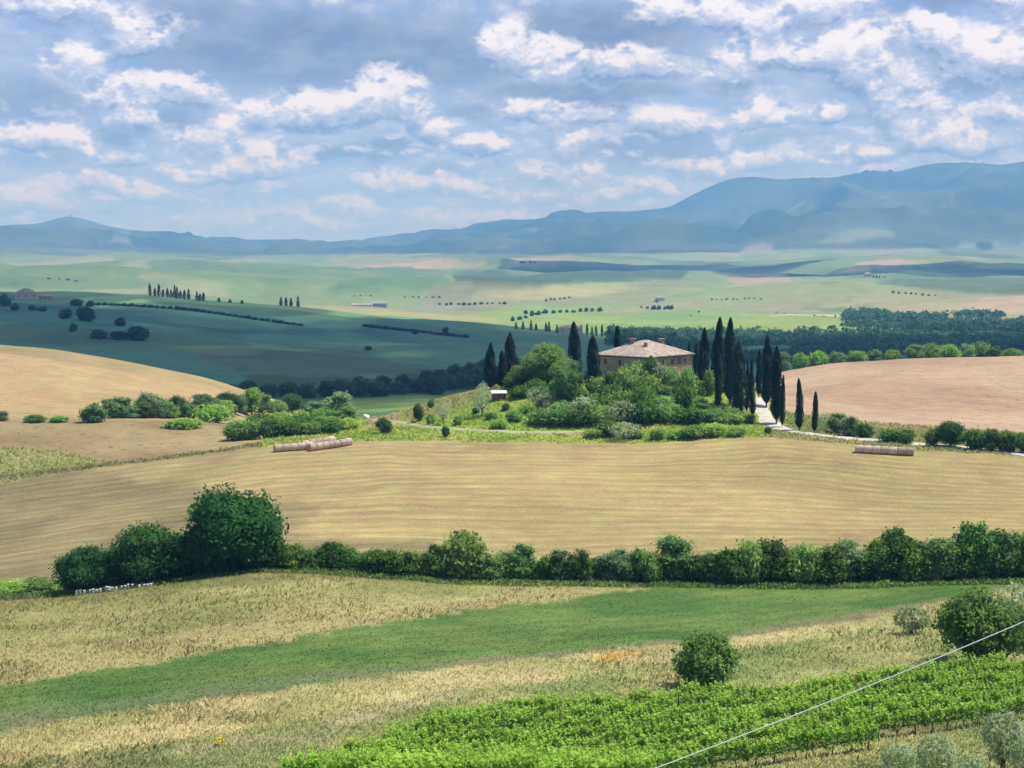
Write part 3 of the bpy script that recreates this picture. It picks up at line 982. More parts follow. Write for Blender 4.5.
i1 = int(np.searchsorted(YR, 540))
i2 = int(np.searchsorted(YR, 1760))
i3 = int(np.searchsorted(YR, 9000))
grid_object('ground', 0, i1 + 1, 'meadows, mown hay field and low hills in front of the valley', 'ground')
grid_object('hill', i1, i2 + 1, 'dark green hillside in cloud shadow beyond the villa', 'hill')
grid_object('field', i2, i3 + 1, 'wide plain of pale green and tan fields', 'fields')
grid_object('mountains', i3, len(YR), 'hazy blue wooded mountains along the horizon', 'mountains')


# ------------------------------------------------------------------ haze: one even box of air
ZTOP = float(H.max()) + 12
def make_haze():
    mb = MB().box(-15700, 15700, -150, 26100, float(H.min()) - 1, max(ZTOP, 20))
    m, b = new_mat('haze_air')
    pv = b.n('ShaderNodeVolumePrincipled')
    pv.inputs['Color'].default_value = (.17, .44, 1.0, 1)
    pv.inputs['Absorption Color'].default_value = (.78, .70, 1, 1)
    pv.inputs['Density'].default_value = HAZE_DENSITY
    pv.inputs['Anisotropy'].default_value = 0.1
    o = b.n('ShaderNodeOutputMaterial')
    b.link(pv.outputs[0], o.inputs['Volume'])
    ob = put('haze', mb.mesh('haze', m))
    tag(ob, 'pale blue summer haze filling the valley air', 'haze', None, 'stuff')


HAZE_DENSITY = 1.08e-4
make_haze()


# ------------------------------------------------------------------ clouds overhead (above the picture) that shade parts of the land
def ico():
    t = (1 + 5 ** .5) / 2
    v = np.array([(-1, t, 0), (1, t, 0), (-1, -t, 0), (1, -t, 0), (0, -1, t), (0, 1, t), (0, -1, -t), (0, 1, -t), (t, 0, -1), (t, 0, 1), (-t, 0, -1), (-t, 0, 1)], float)
    v /= np.linalg.norm(v[0])
    f = [(0, 11, 5), (0, 5, 1), (0, 1, 7), (0, 7, 10), (0, 10, 11), (1, 5, 9), (5, 11, 4), (11, 10, 2), (10, 7, 6), (7, 1, 8), (3, 9, 4), (3, 4, 2), (3, 2, 6), (3, 6, 8), (3, 8, 9), (4, 9, 5), (2, 4, 11), (6, 2, 10), (8, 6, 7), (9, 8, 1)]
    for _ in range(2):
        v = list(map(tuple, v))
        cache, nf = {}, []

        def midp(a, b_):
            k = (min(a, b_), max(a, b_))
            if k not in cache:
                p = np.array(v[a]) + np.array(v[b_])
                v.append(tuple(p / np.linalg.norm(p)))
                cache[k] = len(v) - 1
            return cache[k]
        for a, b_, c_ in f:
            x, y, z = midp(a, b_), midp(b_, c_), midp(c_, a)
            nf += [(a, x, z), (b_, y, x), (c_, z, y), (x, y, z)]
        f = nf
        v = np.array(v)
    return v, np.array(f)


ICO_V, ICO_F = ico()


def cloud_mat(name, thin):
    m, b = new_mat(name)
    d = b.n('ShaderNodeBsdfDiffuse')
    d.inputs[0].default_value = (.9, .9, .92, 1)
    tr = b.n('ShaderNodeBsdfTranslucent')
    tr.inputs[0].default_value = (.9, .9, .92, 1)
    mx = b.n('ShaderNodeMixShader')
    mx.inputs[0].default_value = .5
    b.link(d.outputs[0], mx.inputs[1])
    b.link(tr.outputs[0], mx.inputs[2])
    tp = b.n('ShaderNodeBsdfTransparent')
    m2 = b.n('ShaderNodeMixShader')
    m2.inputs[0].default_value = thin
    b.link(mx.outputs[0], m2.inputs[1])
    b.link(tp.outputs[0], m2.inputs[2])
    finish(b, m2.outputs[0])
    return m


M['cloud'] = cloud_mat('cloud', .66)
M['cloud_thin'] = cloud_mat('thin_cloud', .62)


def cloud_over(gx, gy, rx, ry, base, mat, lump, n, seed, label, gz=-50):
    """a cumulus whose shadow falls round (gx, gy)"""
    rg = np.random.default_rng(seed)
    k = (base - gz) / SUN_DIR[2]
    cx_, cy_ = gx + SUN_DIR[0] * k, gy + SUN_DIR[1] * k
    V, Fs = [], []
    for i in range(n):
        while True:
            u, w = rg.uniform(-1, 1, 2)
            if u * u + w * w < 1:
                break
        r = lump * rg.uniform(.55, 1.25) * (1.1 - .5 * math.hypot(u, w))
        v = ICO_V * np.array([r, r, r * .5])
        dd = (fbm(ICO_V[:, 0] * 2 + i * 3.1 + 40, ICO_V[:, 1] * 2 + ICO_V[:, 2] * 1.7 + 40, 3) - .5) * .7 + 1
        v = v * dd[:, None]
        v[:, 2] = np.maximum(v[:, 2], -r * .12)
        V.append(v + np.array([cx_ + u * rx, cy_ + w * ry, base + r * .14 + rg.uniform(0, r * .2)]))
        Fs.append(ICO_F + i * len(ICO_V))
    me = new_mesh('cloud', np.concatenate(V), quads=np.concatenate(Fs), mats=[mat], smooth=True)
    o = put('cloud', me)
    tag(o, label, 'cloud', None, 'structure')


CB = max(ZTOP, 20) + 60
cloud_over(-260, 1090, 900, 430, CB, M['cloud'], 190, 90, 1, 'broad cumulus shading the dark hillside')
cloud_over(900, 1420, 620, 330, CB + 20, M['cloud'], 160, 50, 2, 'cumulus shading the wooded valley on the right')
for k, (px, yv, rx, ry, base, lump, n, lab) in enumerate((
        (575, 5600, 720, 420, 980, 260, 34, 'cumulus shading the bluish rise in the middle of the plain'),
        (985, 4700, 620, 380, 960, 230, 30, 'cumulus shading the rounded hill at the right of the plain'))):
    cloud_over(a_of(px, 260) * yv, yv, rx, ry, base, M['cloud_thin'], lump, n, 30 + k, lab, ground_z(a_of(px, 260) * yv, yv))

# ------------------------------------------------------------------ plants: templates
def leaves_mesh(name, cen, out, size, mat, seed, tint=None, up=0.0, aspect=.62, core=None, mats2=()):
    """many small folded leaf sprays; cen (n,3) places, out (n,3) outward directions, size (n,)"""
    rg = np.random.default_rng(seed)
    n = len(cen)
    nor = out * .75 + rg.normal(size=(n, 3)) * .55 + np.array([0, 0, .25])
    nor /= np.linalg.norm(nor, axis=1, keepdims=True) + 1e-9
    tr = rg.normal(size=(n, 3)) + np.array([0, 0, up])
    t = tr - (tr * nor).sum(1, keepdims=True) * nor
    t /= np.linalg.norm(t, axis=1, keepdims=True) + 1e-9
    bt = np.cross(nor, t)
    s = size[:, None] * .5
    v = np.stack([cen - t * s, cen + bt * s * aspect + nor * s * .18, cen + t * s * 1.1, cen - bt * s * aspect + nor * s * .18], 1).reshape(-1, 3)
    q = np.arange(4 * n).reshape(n, 4)
    if tint is None:
        tint = rg.random(n)
    tt = np.repeat(np.clip(tint, 0, 1), 4)
    if core is not None:
        cv, cq = core
        q = np.concatenate([q, cq + len(v)])
        v = np.concatenate([v, cv])
        tt = np.concatenate([tt, np.full(len(cv), .15)])
    return new_mesh(name, v, quads=q, mats=[mat], attrs={'tint': ('FLOAT', tt)})


def blob_leaves(blobs, per_area, leaf, seed, fill=.22):
    """points on and in a set of ellipsoids, kept where they show (not deep inside a neighbour)"""
    rg = np.random.default_rng(seed)
    C, O, S, T = [], [], [], []
    cs = np.array([b_[0] for b_ in blobs])
    rs_ = np.array([b_[1] for b_ in blobs])
    for i, (c, r) in enumerate(blobs):
        n = max(8, int(per_area * (r[0] * r[1] + r[0] * r[2] + r[1] * r[2])))
        d = rg.normal(size=(n, 3))
        d /= np.linalg.norm(d, axis=1, keepdims=True)
        rad = np.where(rg.random(n) < fill, rg.uniform(.45, .95, n), rg.uniform(.88, 1.10, n))
        bump = 1 + .24 * np.sin(d[:, 0] * 7 + i) * np.sin(d[:, 1] * 6 + 2 * i) + .14 * np.sin(d[:, 2] * 9 + i) + rg.normal(0, .07, n)
        p = np.array(c) + d * np.array(r) * (rad * bump)[:, None]
        deep = np.zeros(n, bool)
        for k in range(len(blobs)):
            if k != i:
                deep |= (((p - cs[k]) / rs_[k]) ** 2).sum(1) < .55
        keep = ~deep & (p[:, 2] > .02)
        C.append(p[keep])
        O.append((d / np.array(r) * np.mean(r))[keep])
        S.append(leaf * rg.uniform(.6, 1.4, n)[keep])
        T.append(np.clip(rg.normal(.45 + .36 * math.sin(i * 2.4), .24, n), 0, 1)[keep])
    return np.concatenate(C), np.concatenate(O), np.concatenate(S), np.concatenate(T)


def core_of(blobs, k=.70):
    V, Q, off = [], [], 0
    nu, nv = 8, 5
    for c, r in blobs:
        vs = []
        for j in range(nv + 1):
            th = math.pi * j / nv
            for i in range(nu):
                ph = 2 * math.pi * i / nu
                vs.append((c[0] + r[0] * k * math.sin(th) * math.cos(ph), c[1] + r[1] * k * math.sin(th) * math.sin(ph), max(.05, c[2] + r[2] * k * math.cos(th))))
        V += vs
        for j in range(nv):
            for i in range(nu):
                Q.append((off + j * nu + i, off + (j + 1) * nu + i, off + (j + 1) * nu + (i + 1) % nu, off + j * nu + (i + 1) % nu))
        off += len(vs)
    return np.array(V), np.array(Q)


def trunk_mesh(h, r, seed, limbs=5, spread=.5):
    rg = random.Random(seed)
    mb = MB()
    pts = [(0, 0, -.4)] + [(rg.uniform(-.06, .06) * h * k, rg.uniform(-.06, .06) * h * k, h * k) for k in (.3, .6, 1.0)]
    mb.tube(pts, [r * 1.25, r * .9, r * .65, r * .2], 7)
    for i in range(limbs):
        an = 2 * math.pi * i / limbs + rg.uniform(-.4, .4)
        z0 = h * rg.uniform(.3, .6)
        L = h * spread * rg.uniform(.7, 1.1)
        mb.tube([(0, 0, z0), (math.cos(an) * L * .5, math.sin(an) * L * .5, z0 + L * .35), (math.cos(an) * L, math.sin(an) * L, z0 + L * .75)], [r * .5, r * .3, r * .08], 5)
    return mb.mesh('trunk', M['bark'], True)


def crown_blobs(W, Hh, z0, n, seed, rmin=.2, rmax=.36, flat=.85, top=1.0, egg=0.0):
    """an uneven crown: W wide, from height z0 to Hh"""
    rg = random.Random(seed)
    out = []
    cz, rz = (z0 + Hh) / 2, (Hh - z0) / 2
    out.append(((0, 0, cz - rz * .05), (W * .30, W * .30, rz * .72)))
    for i in range(n):
        while True:
            u, v, w = (rg.uniform(-1, 1) for _ in range(3))
            l = math.sqrt(u * u + v * v + w * w)
            if .35 < l < 1:
                break
        r = W * rg.uniform(rmin, rmax) * .62
        taper = 1 - egg * max(0, w)
        lim = (W / 2 - r) / l * (.55 + .45 * l) * taper
        out.append(((u * lim, v * lim, max(r * .55, cz + w / l * (rz - r * flat) * (.55 + .45 * l))), (r, r * rg.uniform(.85, 1.15), r * flat)))
    return out


TEMPL = {}


def add_templ(kind, W, Hh, crown, trunk=None):
    TEMPL.setdefault(kind, []).append((W, Hh, crown, trunk))


def build_templates():
    for k in range(3):                                           # cypress
        rg = np.random.default_rng(100 + k)
        Hh, W, n = 13.0, 2.5, 4600
        t = rg.random(n) ** .85
        z = .9 + t * (Hh - .9)
        env = np.clip(t / .14, 0, 1) ** .7 * (1 - t ** (1.9 + .3 * k)) ** .62
        ph = rg.uniform(0, 2 * math.pi, n)
        lump = 1 + .24 * np.sin(3 * ph + 5 * t + k) * np.sin(11 * t + ph) + .10 * np.sin(23 * t + 2 * ph + k)
        r = W / 2 * env * lump * np.where(rg.random(n) < .2, rg.uniform(.5, .9, n), rg.uniform(.9, 1.08, n))
        c = np.stack([r * np.cos(ph), r * np.sin(ph), z], 1)
        c[:, 0] += .12 * np.sin(z * .5 + k)
        o = np.stack([np.cos(ph), np.sin(ph), .25 * np.ones(n)], 1)
        prof = [(zz, W / 2 * .72 * min(1, ((zz - .9) / (Hh - .9)) / .12 + .05) ** .7 * max(.02, 1 - ((zz - .9) / (Hh - .9)) ** 2.0) ** .68) for zz in np.linspace(.95, Hh * .97, 12)]
        cv, cq = [], []
        for j, (zz, rr) in enumerate(prof):
            for i in range(8):
                cv.append((rr * math.cos(i * math.pi / 4) + .12 * math.sin(zz * .5 + k), rr * math.sin(i * math.pi / 4), zz))
        for j in range(len(prof) - 1):
            for i in range(8):
                cq.append((j * 8 + i, j * 8 + (i + 1) % 8, (j + 1) * 8 + (i + 1) % 8, (j + 1) * 8 + i))
        crown = leaves_mesh('crown', c, o, rg.uniform(.22, .5, n), M['cypress'], k, rg.random(n) * .6 + .4 * (lump > 1.05), up=2.2, aspect=.4, core=(np.array(cv), np.array(cq)))
        add_templ('cypress', W, Hh, crown, MB().tube([(0, 0, -.4), (0, 0, 1.2), (0, 0, 4)], [.2, .16, .1], 7).mesh('trunk', M['bark'], True))
    for k in range(2):                                           # a cypress far away
        rg = np.random.default_rng(130 + k)
        n = 260
        t = rg.random(n)
        env = np.clip(t / .15, .25, 1) * (1 - t ** 2.2) ** .8
        ph = rg.uniform(0, 6.28, n)
        r = 1.5 * env * rg.uniform(.6, 1.1, n)
        c = np.stack([r * np.cos(ph), r * np.sin(ph), .4 + t * 12.4], 1)
        add_templ('far_cypress', 3.0, 13.0, leaves_mesh('cypress', c, np.stack([np.cos(ph), np.sin(ph), 0 * ph], 1), rg.uniform(.9, 1.5, n), M['cypress'], k, up=2, aspect=.6))

    def broad(kind, mat, W, Hh, z0, nb, per, leaf, seed, trunk=None, core=True, **kw):
        bl = crown_blobs(W, Hh, z0, nb, seed, **kw)
        c, o, s, t = blob_leaves(bl, per, leaf, seed)
        add_templ(kind, W, Hh, leaves_mesh('crown', c, o, s, M[mat], seed, t, core=core_of(bl) if core else None), trunk)
    for k in range(2):
        broad('oak', 'oak', 11.5, 10, .6, 34, 26, .42, 200 + k, trunk_mesh(6.5, .42, k))
    for k in range(2):
        broad('dark_oak', 'oak', 5.5, 6, .0, 20, 62, .34, 214 + k, None, rmin=.22, rmax=.42)
    for k in range(5):
        broad('hedge', 'hedge', 5.5, 6, .0, 20, 62, .30, 220 + k, None, rmin=.22, rmax=.42)
    for k in range(3):
        broad('hedge_pale', 'hedge_pale', 4.6, 6, .0, 18, 62, .28, 240 + k, None, rmin=.2, rmax=.36)
    for k in range(4):
        broad('bush', 'bush', 4.2, 3.2, .0, 13, 70, .30, 260 + k, None, rmin=.26, rmax=.46)
    for k in range(2):
        broad('dark_bush', 'hedge', 4.2, 3.2, .0, 13, 70, .30, 270 + k, None, rmin=.26, rmax=.46)
    for k in range(2):
        broad('bright_bush', 'bright', 4.2, 3.0, .0, 13, 70, .30, 276 + k, None, rmin=.26, rmax=.46)
    for k in range(2):
        broad('round_tree', 'bush', 9.5, 9.5, .7, 34, 34, .36, 280 + k, trunk_mesh(5.5, .3, 20 + k))
    broad('bright_tree', 'bright', 5, 7, 1.0, 20, 48, .36, 290, trunk_mesh(4.5, .2, 30), egg=.3)
    for k in range(2):
        broad('poplar', 'poplar', 5.5, 6.0, .0, 20, 46, .36, 295 + k, trunk_mesh(4, .2, 40 + k), rmin=.2, rmax=.36)
    for k in range(3):
        broad('olive', 'olive', 4.2, 4, .55, 16, 58, .24, 300 + k, trunk_mesh(2.2, .2, 50 + k, 5, .6), core=False, rmin=.2, rmax=.38)
    for k in range(3):
        broad('woodland_tree', 'wood', 9, 8.5, .0, 12, 11, 1.0, 320 + k, None, rmin=.3, rmax=.5)
    # the two leafy shrubs beside the vineyard, seen large
    broad('near_shrub', 'shrub', 3.6, 3.2, .05, 26, 190, .19, 340, trunk_mesh(1.6, .12, 60, 6, .7), rmin=.2, rmax=.34)
    broad('near_shrub', 'shrub', 4.6, 3.4, .05, 30, 170, .19, 341, trunk_mesh(1.6, .14, 61, 6, .7), rmin=.2, rmax=.34)
    broad('near_olive', 'olive', 2.6, 2.3, .25, 20, 230, .17, 350, trunk_mesh(1.3, .14, 70, 6, .7), core=False, rmin=.2, rmax=.34)
    broad('near_olive', 'olive', 2.4, 2.5, .25, 18, 230, .17, 351, trunk_mesh(1.4, .12, 71, 6, .6), core=False, rmin=.2, rmax=.34)


build_templates()
LINKED = {}


def plant(name, kind, loc, w, h, label, cat, group=None, var=None, rz=None, parts=True, depth_scale=1.0):
    """one plant: an empty with crown and trunk, or a single mesh where no trunk shows"""
    lst = TEMPL[kind]
    W, Hh, crown, trunk = lst[(RND.randrange(len(lst)) if var is None else var) % len(lst)]
    rz = RND.uniform(0, 6.28) if rz is None else rz
    sc = (w / W, w / W * depth_scale, h / Hh)
    if trunk is not None and parts:
        o = put(name, None, None, loc, rz, sc)
        if kind == 'cypress':
            o.rotation_euler = (RND.uniform(-.022, .022), RND.uniform(-.03, .03), rz)
        c = put('crown', crown, o)
        t = put('trunk', trunk, o)
    else:
        o = put(name, crown, None, loc, rz, sc)
    return tag(o, label, cat, group)


def plant_px(name, kind, px, base, h, w, label, cat, group=None, ymin=80, y=None, sink=.15, **kw):
    """h, w in photo pixels; the plant stands where the sight line through its foot meets the land"""
    if y is None:
        x, yv, z = hit(px, base, ymin)
        hh = h
    else:
        x, yv, z = at_depth(px, base, y)
        hh = max(h * .6, (t_of(base - h) * yv - z) / (yv / F_PX))     # the top where the photo shows it, the foot on the land
    s = yv / F_PX
    return plant(name, kind, (x, yv, z - sink), w * s, hh * s + sink, label, cat, group, **kw)


# ------------------------------------------------------------------ the villa
def hip_roof(w, d, z0, h, ridge, over, t=.18):
    """hipped roof on a w x d plan (x, y), with a slab edge t thick"""
    x, y, r = w / 2 + over, d / 2 + over, ridge / 2
    b0 = [(-x, -y, z0), (x, -y, z0), (x, y, z0), (-x, y, z0)]
    b1 = [(p[0], p[1], z0 + t) for p in b0]
    top = [(-r, 0, z0 + t + h), (r, 0, z0 + t + h)]
    v = b0 + b1 + top
    f = [(3, 2, 1, 0), (0, 1, 5, 4), (1, 2, 6, 5), (2, 3, 7, 6), (3, 0, 4, 7), (4, 5, 9, 8), (6, 7, 8, 9), (5, 6, 9), (7, 4, 8)]
    return v, f


def chimney(parent, x, y, z0, z1, w, mat='brick'):
    c = put('chimney', MB().box(-w, w, -w * .8, w * .8, z0, z1).mesh('chimney', M[mat]), parent, (x, y, 0))
    mb = MB()
    for sx_ in (-1, 1):
        mb.box(sx_ * w * .8 - .06, sx_ * w * .8 + .06, -w * .6, w * .6, z1 + .003, z1 + .3)
    mb.box(-w * 1.25, w * 1.25, -w * 1.05, w * 1.05, z1 + .303, z1 + .42)
    put('chimney_cap', mb.mesh('chimney_cap', M['tiles']), c)
    return c


def window(parent, cx_, z, side, dist, w, h, arch=False, along='x', shutter=False):
    """a framed window on the wall face at y = side*dist (along x) or x = side*dist (along y)"""
    fr = MB()
    t = .16
    for a0, a1, b0, b1 in ((-w / 2 - t, -w / 2, -h / 2, h / 2), (w / 2, w / 2 + t, -h / 2, h / 2), (-w / 2 - t, w / 2 + t, h / 2, h / 2 + t), (-w / 2 - t - .06, w / 2 + t + .06, -h / 2 - t, -h / 2)):
        fr.box(a0, a1, -.09, .05, b0, b1)
    fr.box(-.03, .03, -.05, .03, -h / 2, h / 2)
    if arch:
        n = 8
        vs, fs = [], []
        for yv in (-.08, .05):
            for k in range(n + 1):
                an = math.pi * k / n
                vs.append((math.cos(an) * (w / 2 + t), yv, h / 2 + t + .003 + math.sin(an) * w * .32))
        fs = [tuple(range(n + 1)), tuple(range(2 * n + 1, n, -1))] + [(k + 1, k, n + 1 + k, n + 2 + k) for k in range(n)]
        fr.add(vs, fs)
    rz = {('x', -1): 0, ('x', 1): math.pi, ('y', 1): math.pi / 2, ('y', -1): -math.pi / 2}[(along, side)]
    loc = (cx_, side * dist, z) if along == 'x' else (side * dist, cx_, z)
    f = put('window', fr.mesh('window', M['frame']), parent, loc, rz)
    put('pane', MB().box(-w / 2, w / 2, -.025, .04, -h / 2, h / 2).mesh('pane', M['dark']), f)
    if shutter:
        for s_ in (-1, 1):
            sb = MB().box(s_ * (w / 2 + .2) - w * .0, s_ * (w / 2 + .2 + w * .45), -.07, -.01, -h / 2, h / 2)
            if s_ < 0:
                sb = MB().box(-(w / 2 + .2 + w * .45), -(w / 2 + .2), -.07, -.01, -h / 2, h / 2)
            put('shutter', sb.mesh('shutter', M['shutter']), f)
    return f


def make_villa():
    yv = 338.0
    x, _, _ = at_depth(648.3, 385, yv)
    s = yv / F_PX
    eave_z = t_of(357.6) * yv
    base = ground_z(x, yv) - 1.0
    H0 = eave_z - base
    W, D, ang = 16.2, 13.6, math.radians(42)
    root = put('villa', None, None, (x, yv + 10.2, base), -ang + math.radians(90))
    tag(root, 'old stone farmhouse villa with a terracotta hipped roof on the cypress hill', 'villa')
    # plan axes: face y=-D/2 and x=-W/2 look towards the valley
    put('wall', MB().box(-W / 2, W / 2, -D / 2, D / 2, 0, H0).mesh('wall', M['stone']), root)
    v, f = hip_roof(W, D, H0 + .003, 3.0, 2.6, .55)
    roof = put('roof', MB().add(v, f).mesh('roof', M['tiles']), root)
    put('eave', MB().box(-W / 2 - .25, W / 2 + .25, -D / 2 - .25, D / 2 + .25, H0 - .22, H0 - .004).mesh('eave', M['shutter']), root)
    chimney(roof, -2.6, 1.2, H0 + 1.6, H0 + 3.2, .5)
    chimney(roof, -3.6, -3.0, H0 + .9, H0 + 2.5, .36)
    chimney(roof, 3.9, -1.6, H0 + .6, H0 + 3.0, .55)
    for u in (-5.6, -2.4, .9, 3.4, 5.6):
        window(root, u, H0 - 1.3, -1, D / 2, .8 if u != 3.4 else 1.15, 1.15 if u != 3.4 else 1.5, arch=(u == 3.4))
    for u in (-4.8, 0.4, 4.4):
        window(root, u, H0 - 1.3, -1, W / 2, .75, 1.1, along='y')
    for u in (-5.0, 0.5, 5.2):
        window(root, u, H0 - 4.2, -1, D / 2, 1.0, 1.4)
    for u in (-4.6, 3.8):
        window(root, u, H0 - 4.2, -1, W / 2, 1.0, 1.4, along='y')
    dr = put('door', MB().box(-.7, .7, -.05, .04, 0, 2.3).mesh('door', M['shutter']), root, (-2.3, -D / 2 - .003, .02))
    put('handle', MB().box(.48, .56, -.1, -.053, 1.0, 1.16).mesh('handle', M['dark']), dr)
    return root


make_villa()


def small_house(px, base_py, wpx, hpx, roofpx, label, wall, roof, ymin, depth=8.0, rz=0.0, cat='farmhouse', nwin=3, y=None, gable=False, name='farmhouse'):
    x, yv, z = hit(px, base_py, ymin) if y is None else at_depth(px, base_py, y)
    s = yv / F_PX
    W, h, rh = wpx * s, hpx * s, roofpx * s
    depth = min(depth, W)
    root = put(name, None, None, (x, yv + depth / 2, z - .3), rz)
    tag(root, label, cat)
    put('wall', MB().box(-W / 2, W / 2, -depth / 2, depth / 2, 0, h + .3).mesh('wall', M[wall]), root)
    if gable:
        X, Yv, z0 = W / 2 + .4, depth / 2 + .4, h + .303
        v = [(-X, -Yv, z0), (X, -Yv, z0), (X, Yv, z0), (-X, Yv, z0), (-X, 0, z0 + rh), (X, 0, z0 + rh)]
        put('roof', MB().add(v, [(3, 2, 1, 0), (0, 1, 5, 4), (2, 3, 4, 5), (1, 2, 5), (3, 0, 4)]).mesh('roof', M[roof]), root)
    else:
        v, f = hip_roof(W, depth, h + .303, rh, max(W - depth, W * .2), .4)
        put('roof', MB().add(v, f).mesh('roof', M[roof]), root)
    for k in range(nwin):
        window(root, -W / 2 + W * (k + .5) / nwin, h * .6, -1, depth / 2, min(1.1, W / nwin * .35), min(1.4, h * .35))
    return root


small_house(803.5, 356, 20, 6.5, 4, 'small pale house with a low red roof among trees right of the cypress alley', 'plaster', 'tiles_red', 510, 10, .2, y=545)
small_house(570.5, 328, 23, 6, 2.5, 'long pale house beside the row of cypresses behind the villa', 'plaster', 'tiles', 1380, 14, 0, y=1480)
small_house(24, 306, 22, 6, 4.5, 'pinkish farmhouse near the top of the dark hillside', 'plaster', 'tiles', 1250, 14, .3, y=1405)
small_house(45, 306.5, 13, 3, 2, 'low tiled outbuilding beside the pinkish farmhouse on the dark hillside', 'stone', 'tiles', 1250, 10, .1, y=1410, cat='outbuilding', name='outbuilding')
small_house(379, 307.5, 15, 6, 2, 'grey-roofed barn, taller of the pair on the pale plain', 'wall_grey', 'roof_grey', 1900, 40, 0, y=2900, cat='barn', gable=True, name='barn')
small_house(366, 308, 12, 4.5, 1.8, 'lower pale-roofed barn attached to the taller grey barn on the plain', 'plaster_pink', 'roof_grey', 1900, 40, 0, y=2880, cat='barn', gable=True, name='barn')
small_house(355, 307.5, 8, 3.5, 2, 'small pinkish farm building left of the two grey-roofed barns', 'plaster_pink', 'tiles', 1900, 20, 0, y=2890, cat='farm building', gable=True, name='farm_building')
small_house(660, 306.5, 9, 3.5, 1.8, 'small farmhouse inside the dark clump of trees on the green plain', 'plaster', 'tiles', 1900, 14, 0, y=3050)
small_house(868, 291, 6, 3, 1.5, 'tiny hilltop farmhouse beside the far cypress clump', 'plaster', 'tiles', 1900, 14, 0, y=4150)
small_house(536, 299, 12, 3, 1.2, 'tiny tiled farm among trees on the plain beyond the dark hill', 'plaster_pink', 'tiles', 1900, 20, 0, y=3700)


def make_shed():
    x, yv, z = hit(499, 399, 322)
    root = put('shed', None, None, (x, yv, z - .1), .15)
    tag(root, 'small dark garden shed with a white sheet roof on the grassy knoll', 'shed')
    put('wall', MB().box(-1.4, 1.4, -.9, .9, 0, 1.35).mesh('wall', M['shutter']), root)
    v = [(-1.7, -1.2, 1.353), (1.7, -1.2, 1.353), (1.7, 1.2, 1.75), (-1.7, 1.2, 1.75), (-1.7, -1.2, 1.43), (1.7, -1.2, 1.43), (1.7, 1.2, 1.83), (-1.7, 1.2, 1.83)]
    put('roof', MB().add(v, [(3, 2, 1, 0), (4, 5, 6, 7), (0, 1, 5, 4), (1, 2, 6, 5), (2, 3, 7, 6), (3, 0, 4, 7)]).mesh('roof', M['white']), root)
    d = put('door', MB().box(-.35, .35, -.94, -.903, 0, 1.25).mesh('door', M['bark']), root)
    put('handle', MB().box(.2, .26, -.98, -.943, .6, .7).mesh('handle', M['dark']), d)


make_shed()
# white sheeted heap at the end of the knoll track
x, yv, z = hit(366, 419, 330)
hv = ICO_V * np.array([.9, .8, .85]) * (1 + (fbm(ICO_V[:, 0] * 2 + 9, ICO_V[:, 2] * 2 + 9, 3) - .5)[:, None] * .5)
hv[:, 2] = np.maximum(hv[:, 2], -.2)
tag(put('covered_heap', new_mesh('covered_heap', hv, quads=ICO_F, mats=[M['white']], smooth=True), None, (x, yv, z + .3)), 'small white covered heap at the left end of the knoll track', 'heap')
# pale stones below the olive bush on the knoll
for k, (px, py, lab) in enumerate(((533.5, 405, 'pale stone block left of its twin under the grey-green olive bush'), (546, 405, 'pale stone block right of its twin under the grey-green olive bush'))):
    x, yv, z = hit(px, py, 322)
    hv = ICO_V * np.array([1.0, .7, .55]) * (1 + (fbm(ICO_V[:, 0] * 2 + 19 + k, ICO_V[:, 1] * 2 + 9, 3) - .5)[:, None] * .6)
    hv = np.sign(hv) * np.minimum(np.abs(hv), [.8, .55, .4])
    tag(put('stone_block', new_mesh('stone_block', hv, quads=ICO_F, mats=[M['plaster']]), None, (x, yv, z + .25)), lab, 'stone')


def far_tower():
    yv = 15000.0
    x = a_of(70.5, 216) * yv
    z = ground_z(x, yv)
    root = put('tower', None, None, (x, yv, z - 8), .2)
    tag(root, 'tiny square fortress tower on top of the pointed far peak', 'tower')
    put('wall', MB().box(-6, 6, -6, 6, 0, 34).mesh('wall', M['wall_grey']), root)
    bt = MB()
    for sx_ in (-1, 0, 1):
        for sy_ in (-1, 0, 1):
            if sx_ or sy_:
                bt.box(sx_ * 5 - 1.4, sx_ * 5 + 1.4, sy_ * 5 - 1.4, sy_ * 5 + 1.4, 34.01, 37)
    put('battlement', bt.mesh('battlement', M['wall_grey']), root)


far_tower()


# ------------------------------------------------------------------ road, tracks and lines on the land
def mat_road(name, c1, c2):
    m, b = new_mat(name)
    tc = b.n('ShaderNodeTexCoord').outputs['Object']
    n = b.noise(tc, .5, 6, .65)
    n2 = b.noise(tc, 4.0, 3, .6)
    col = b.mix(b.rng(n, .38, .66), (*c1, 1), (*c2, 1))
    f = b.math('ADD', .8, b.math('MULTIPLY', n2, .4))
    finish(b, principled(b, b.vmath('MULTIPLY', col, b.comb(f, f, f)), .95, .05))
    return m


M['gravel'] = mat_road('white_gravel', (.62, .58, .50), (.50, .45, .36))
M['dust'] = mat_road('dusty_track', (.48, .42, .28), (.36, .33, .2))


ROADS = []


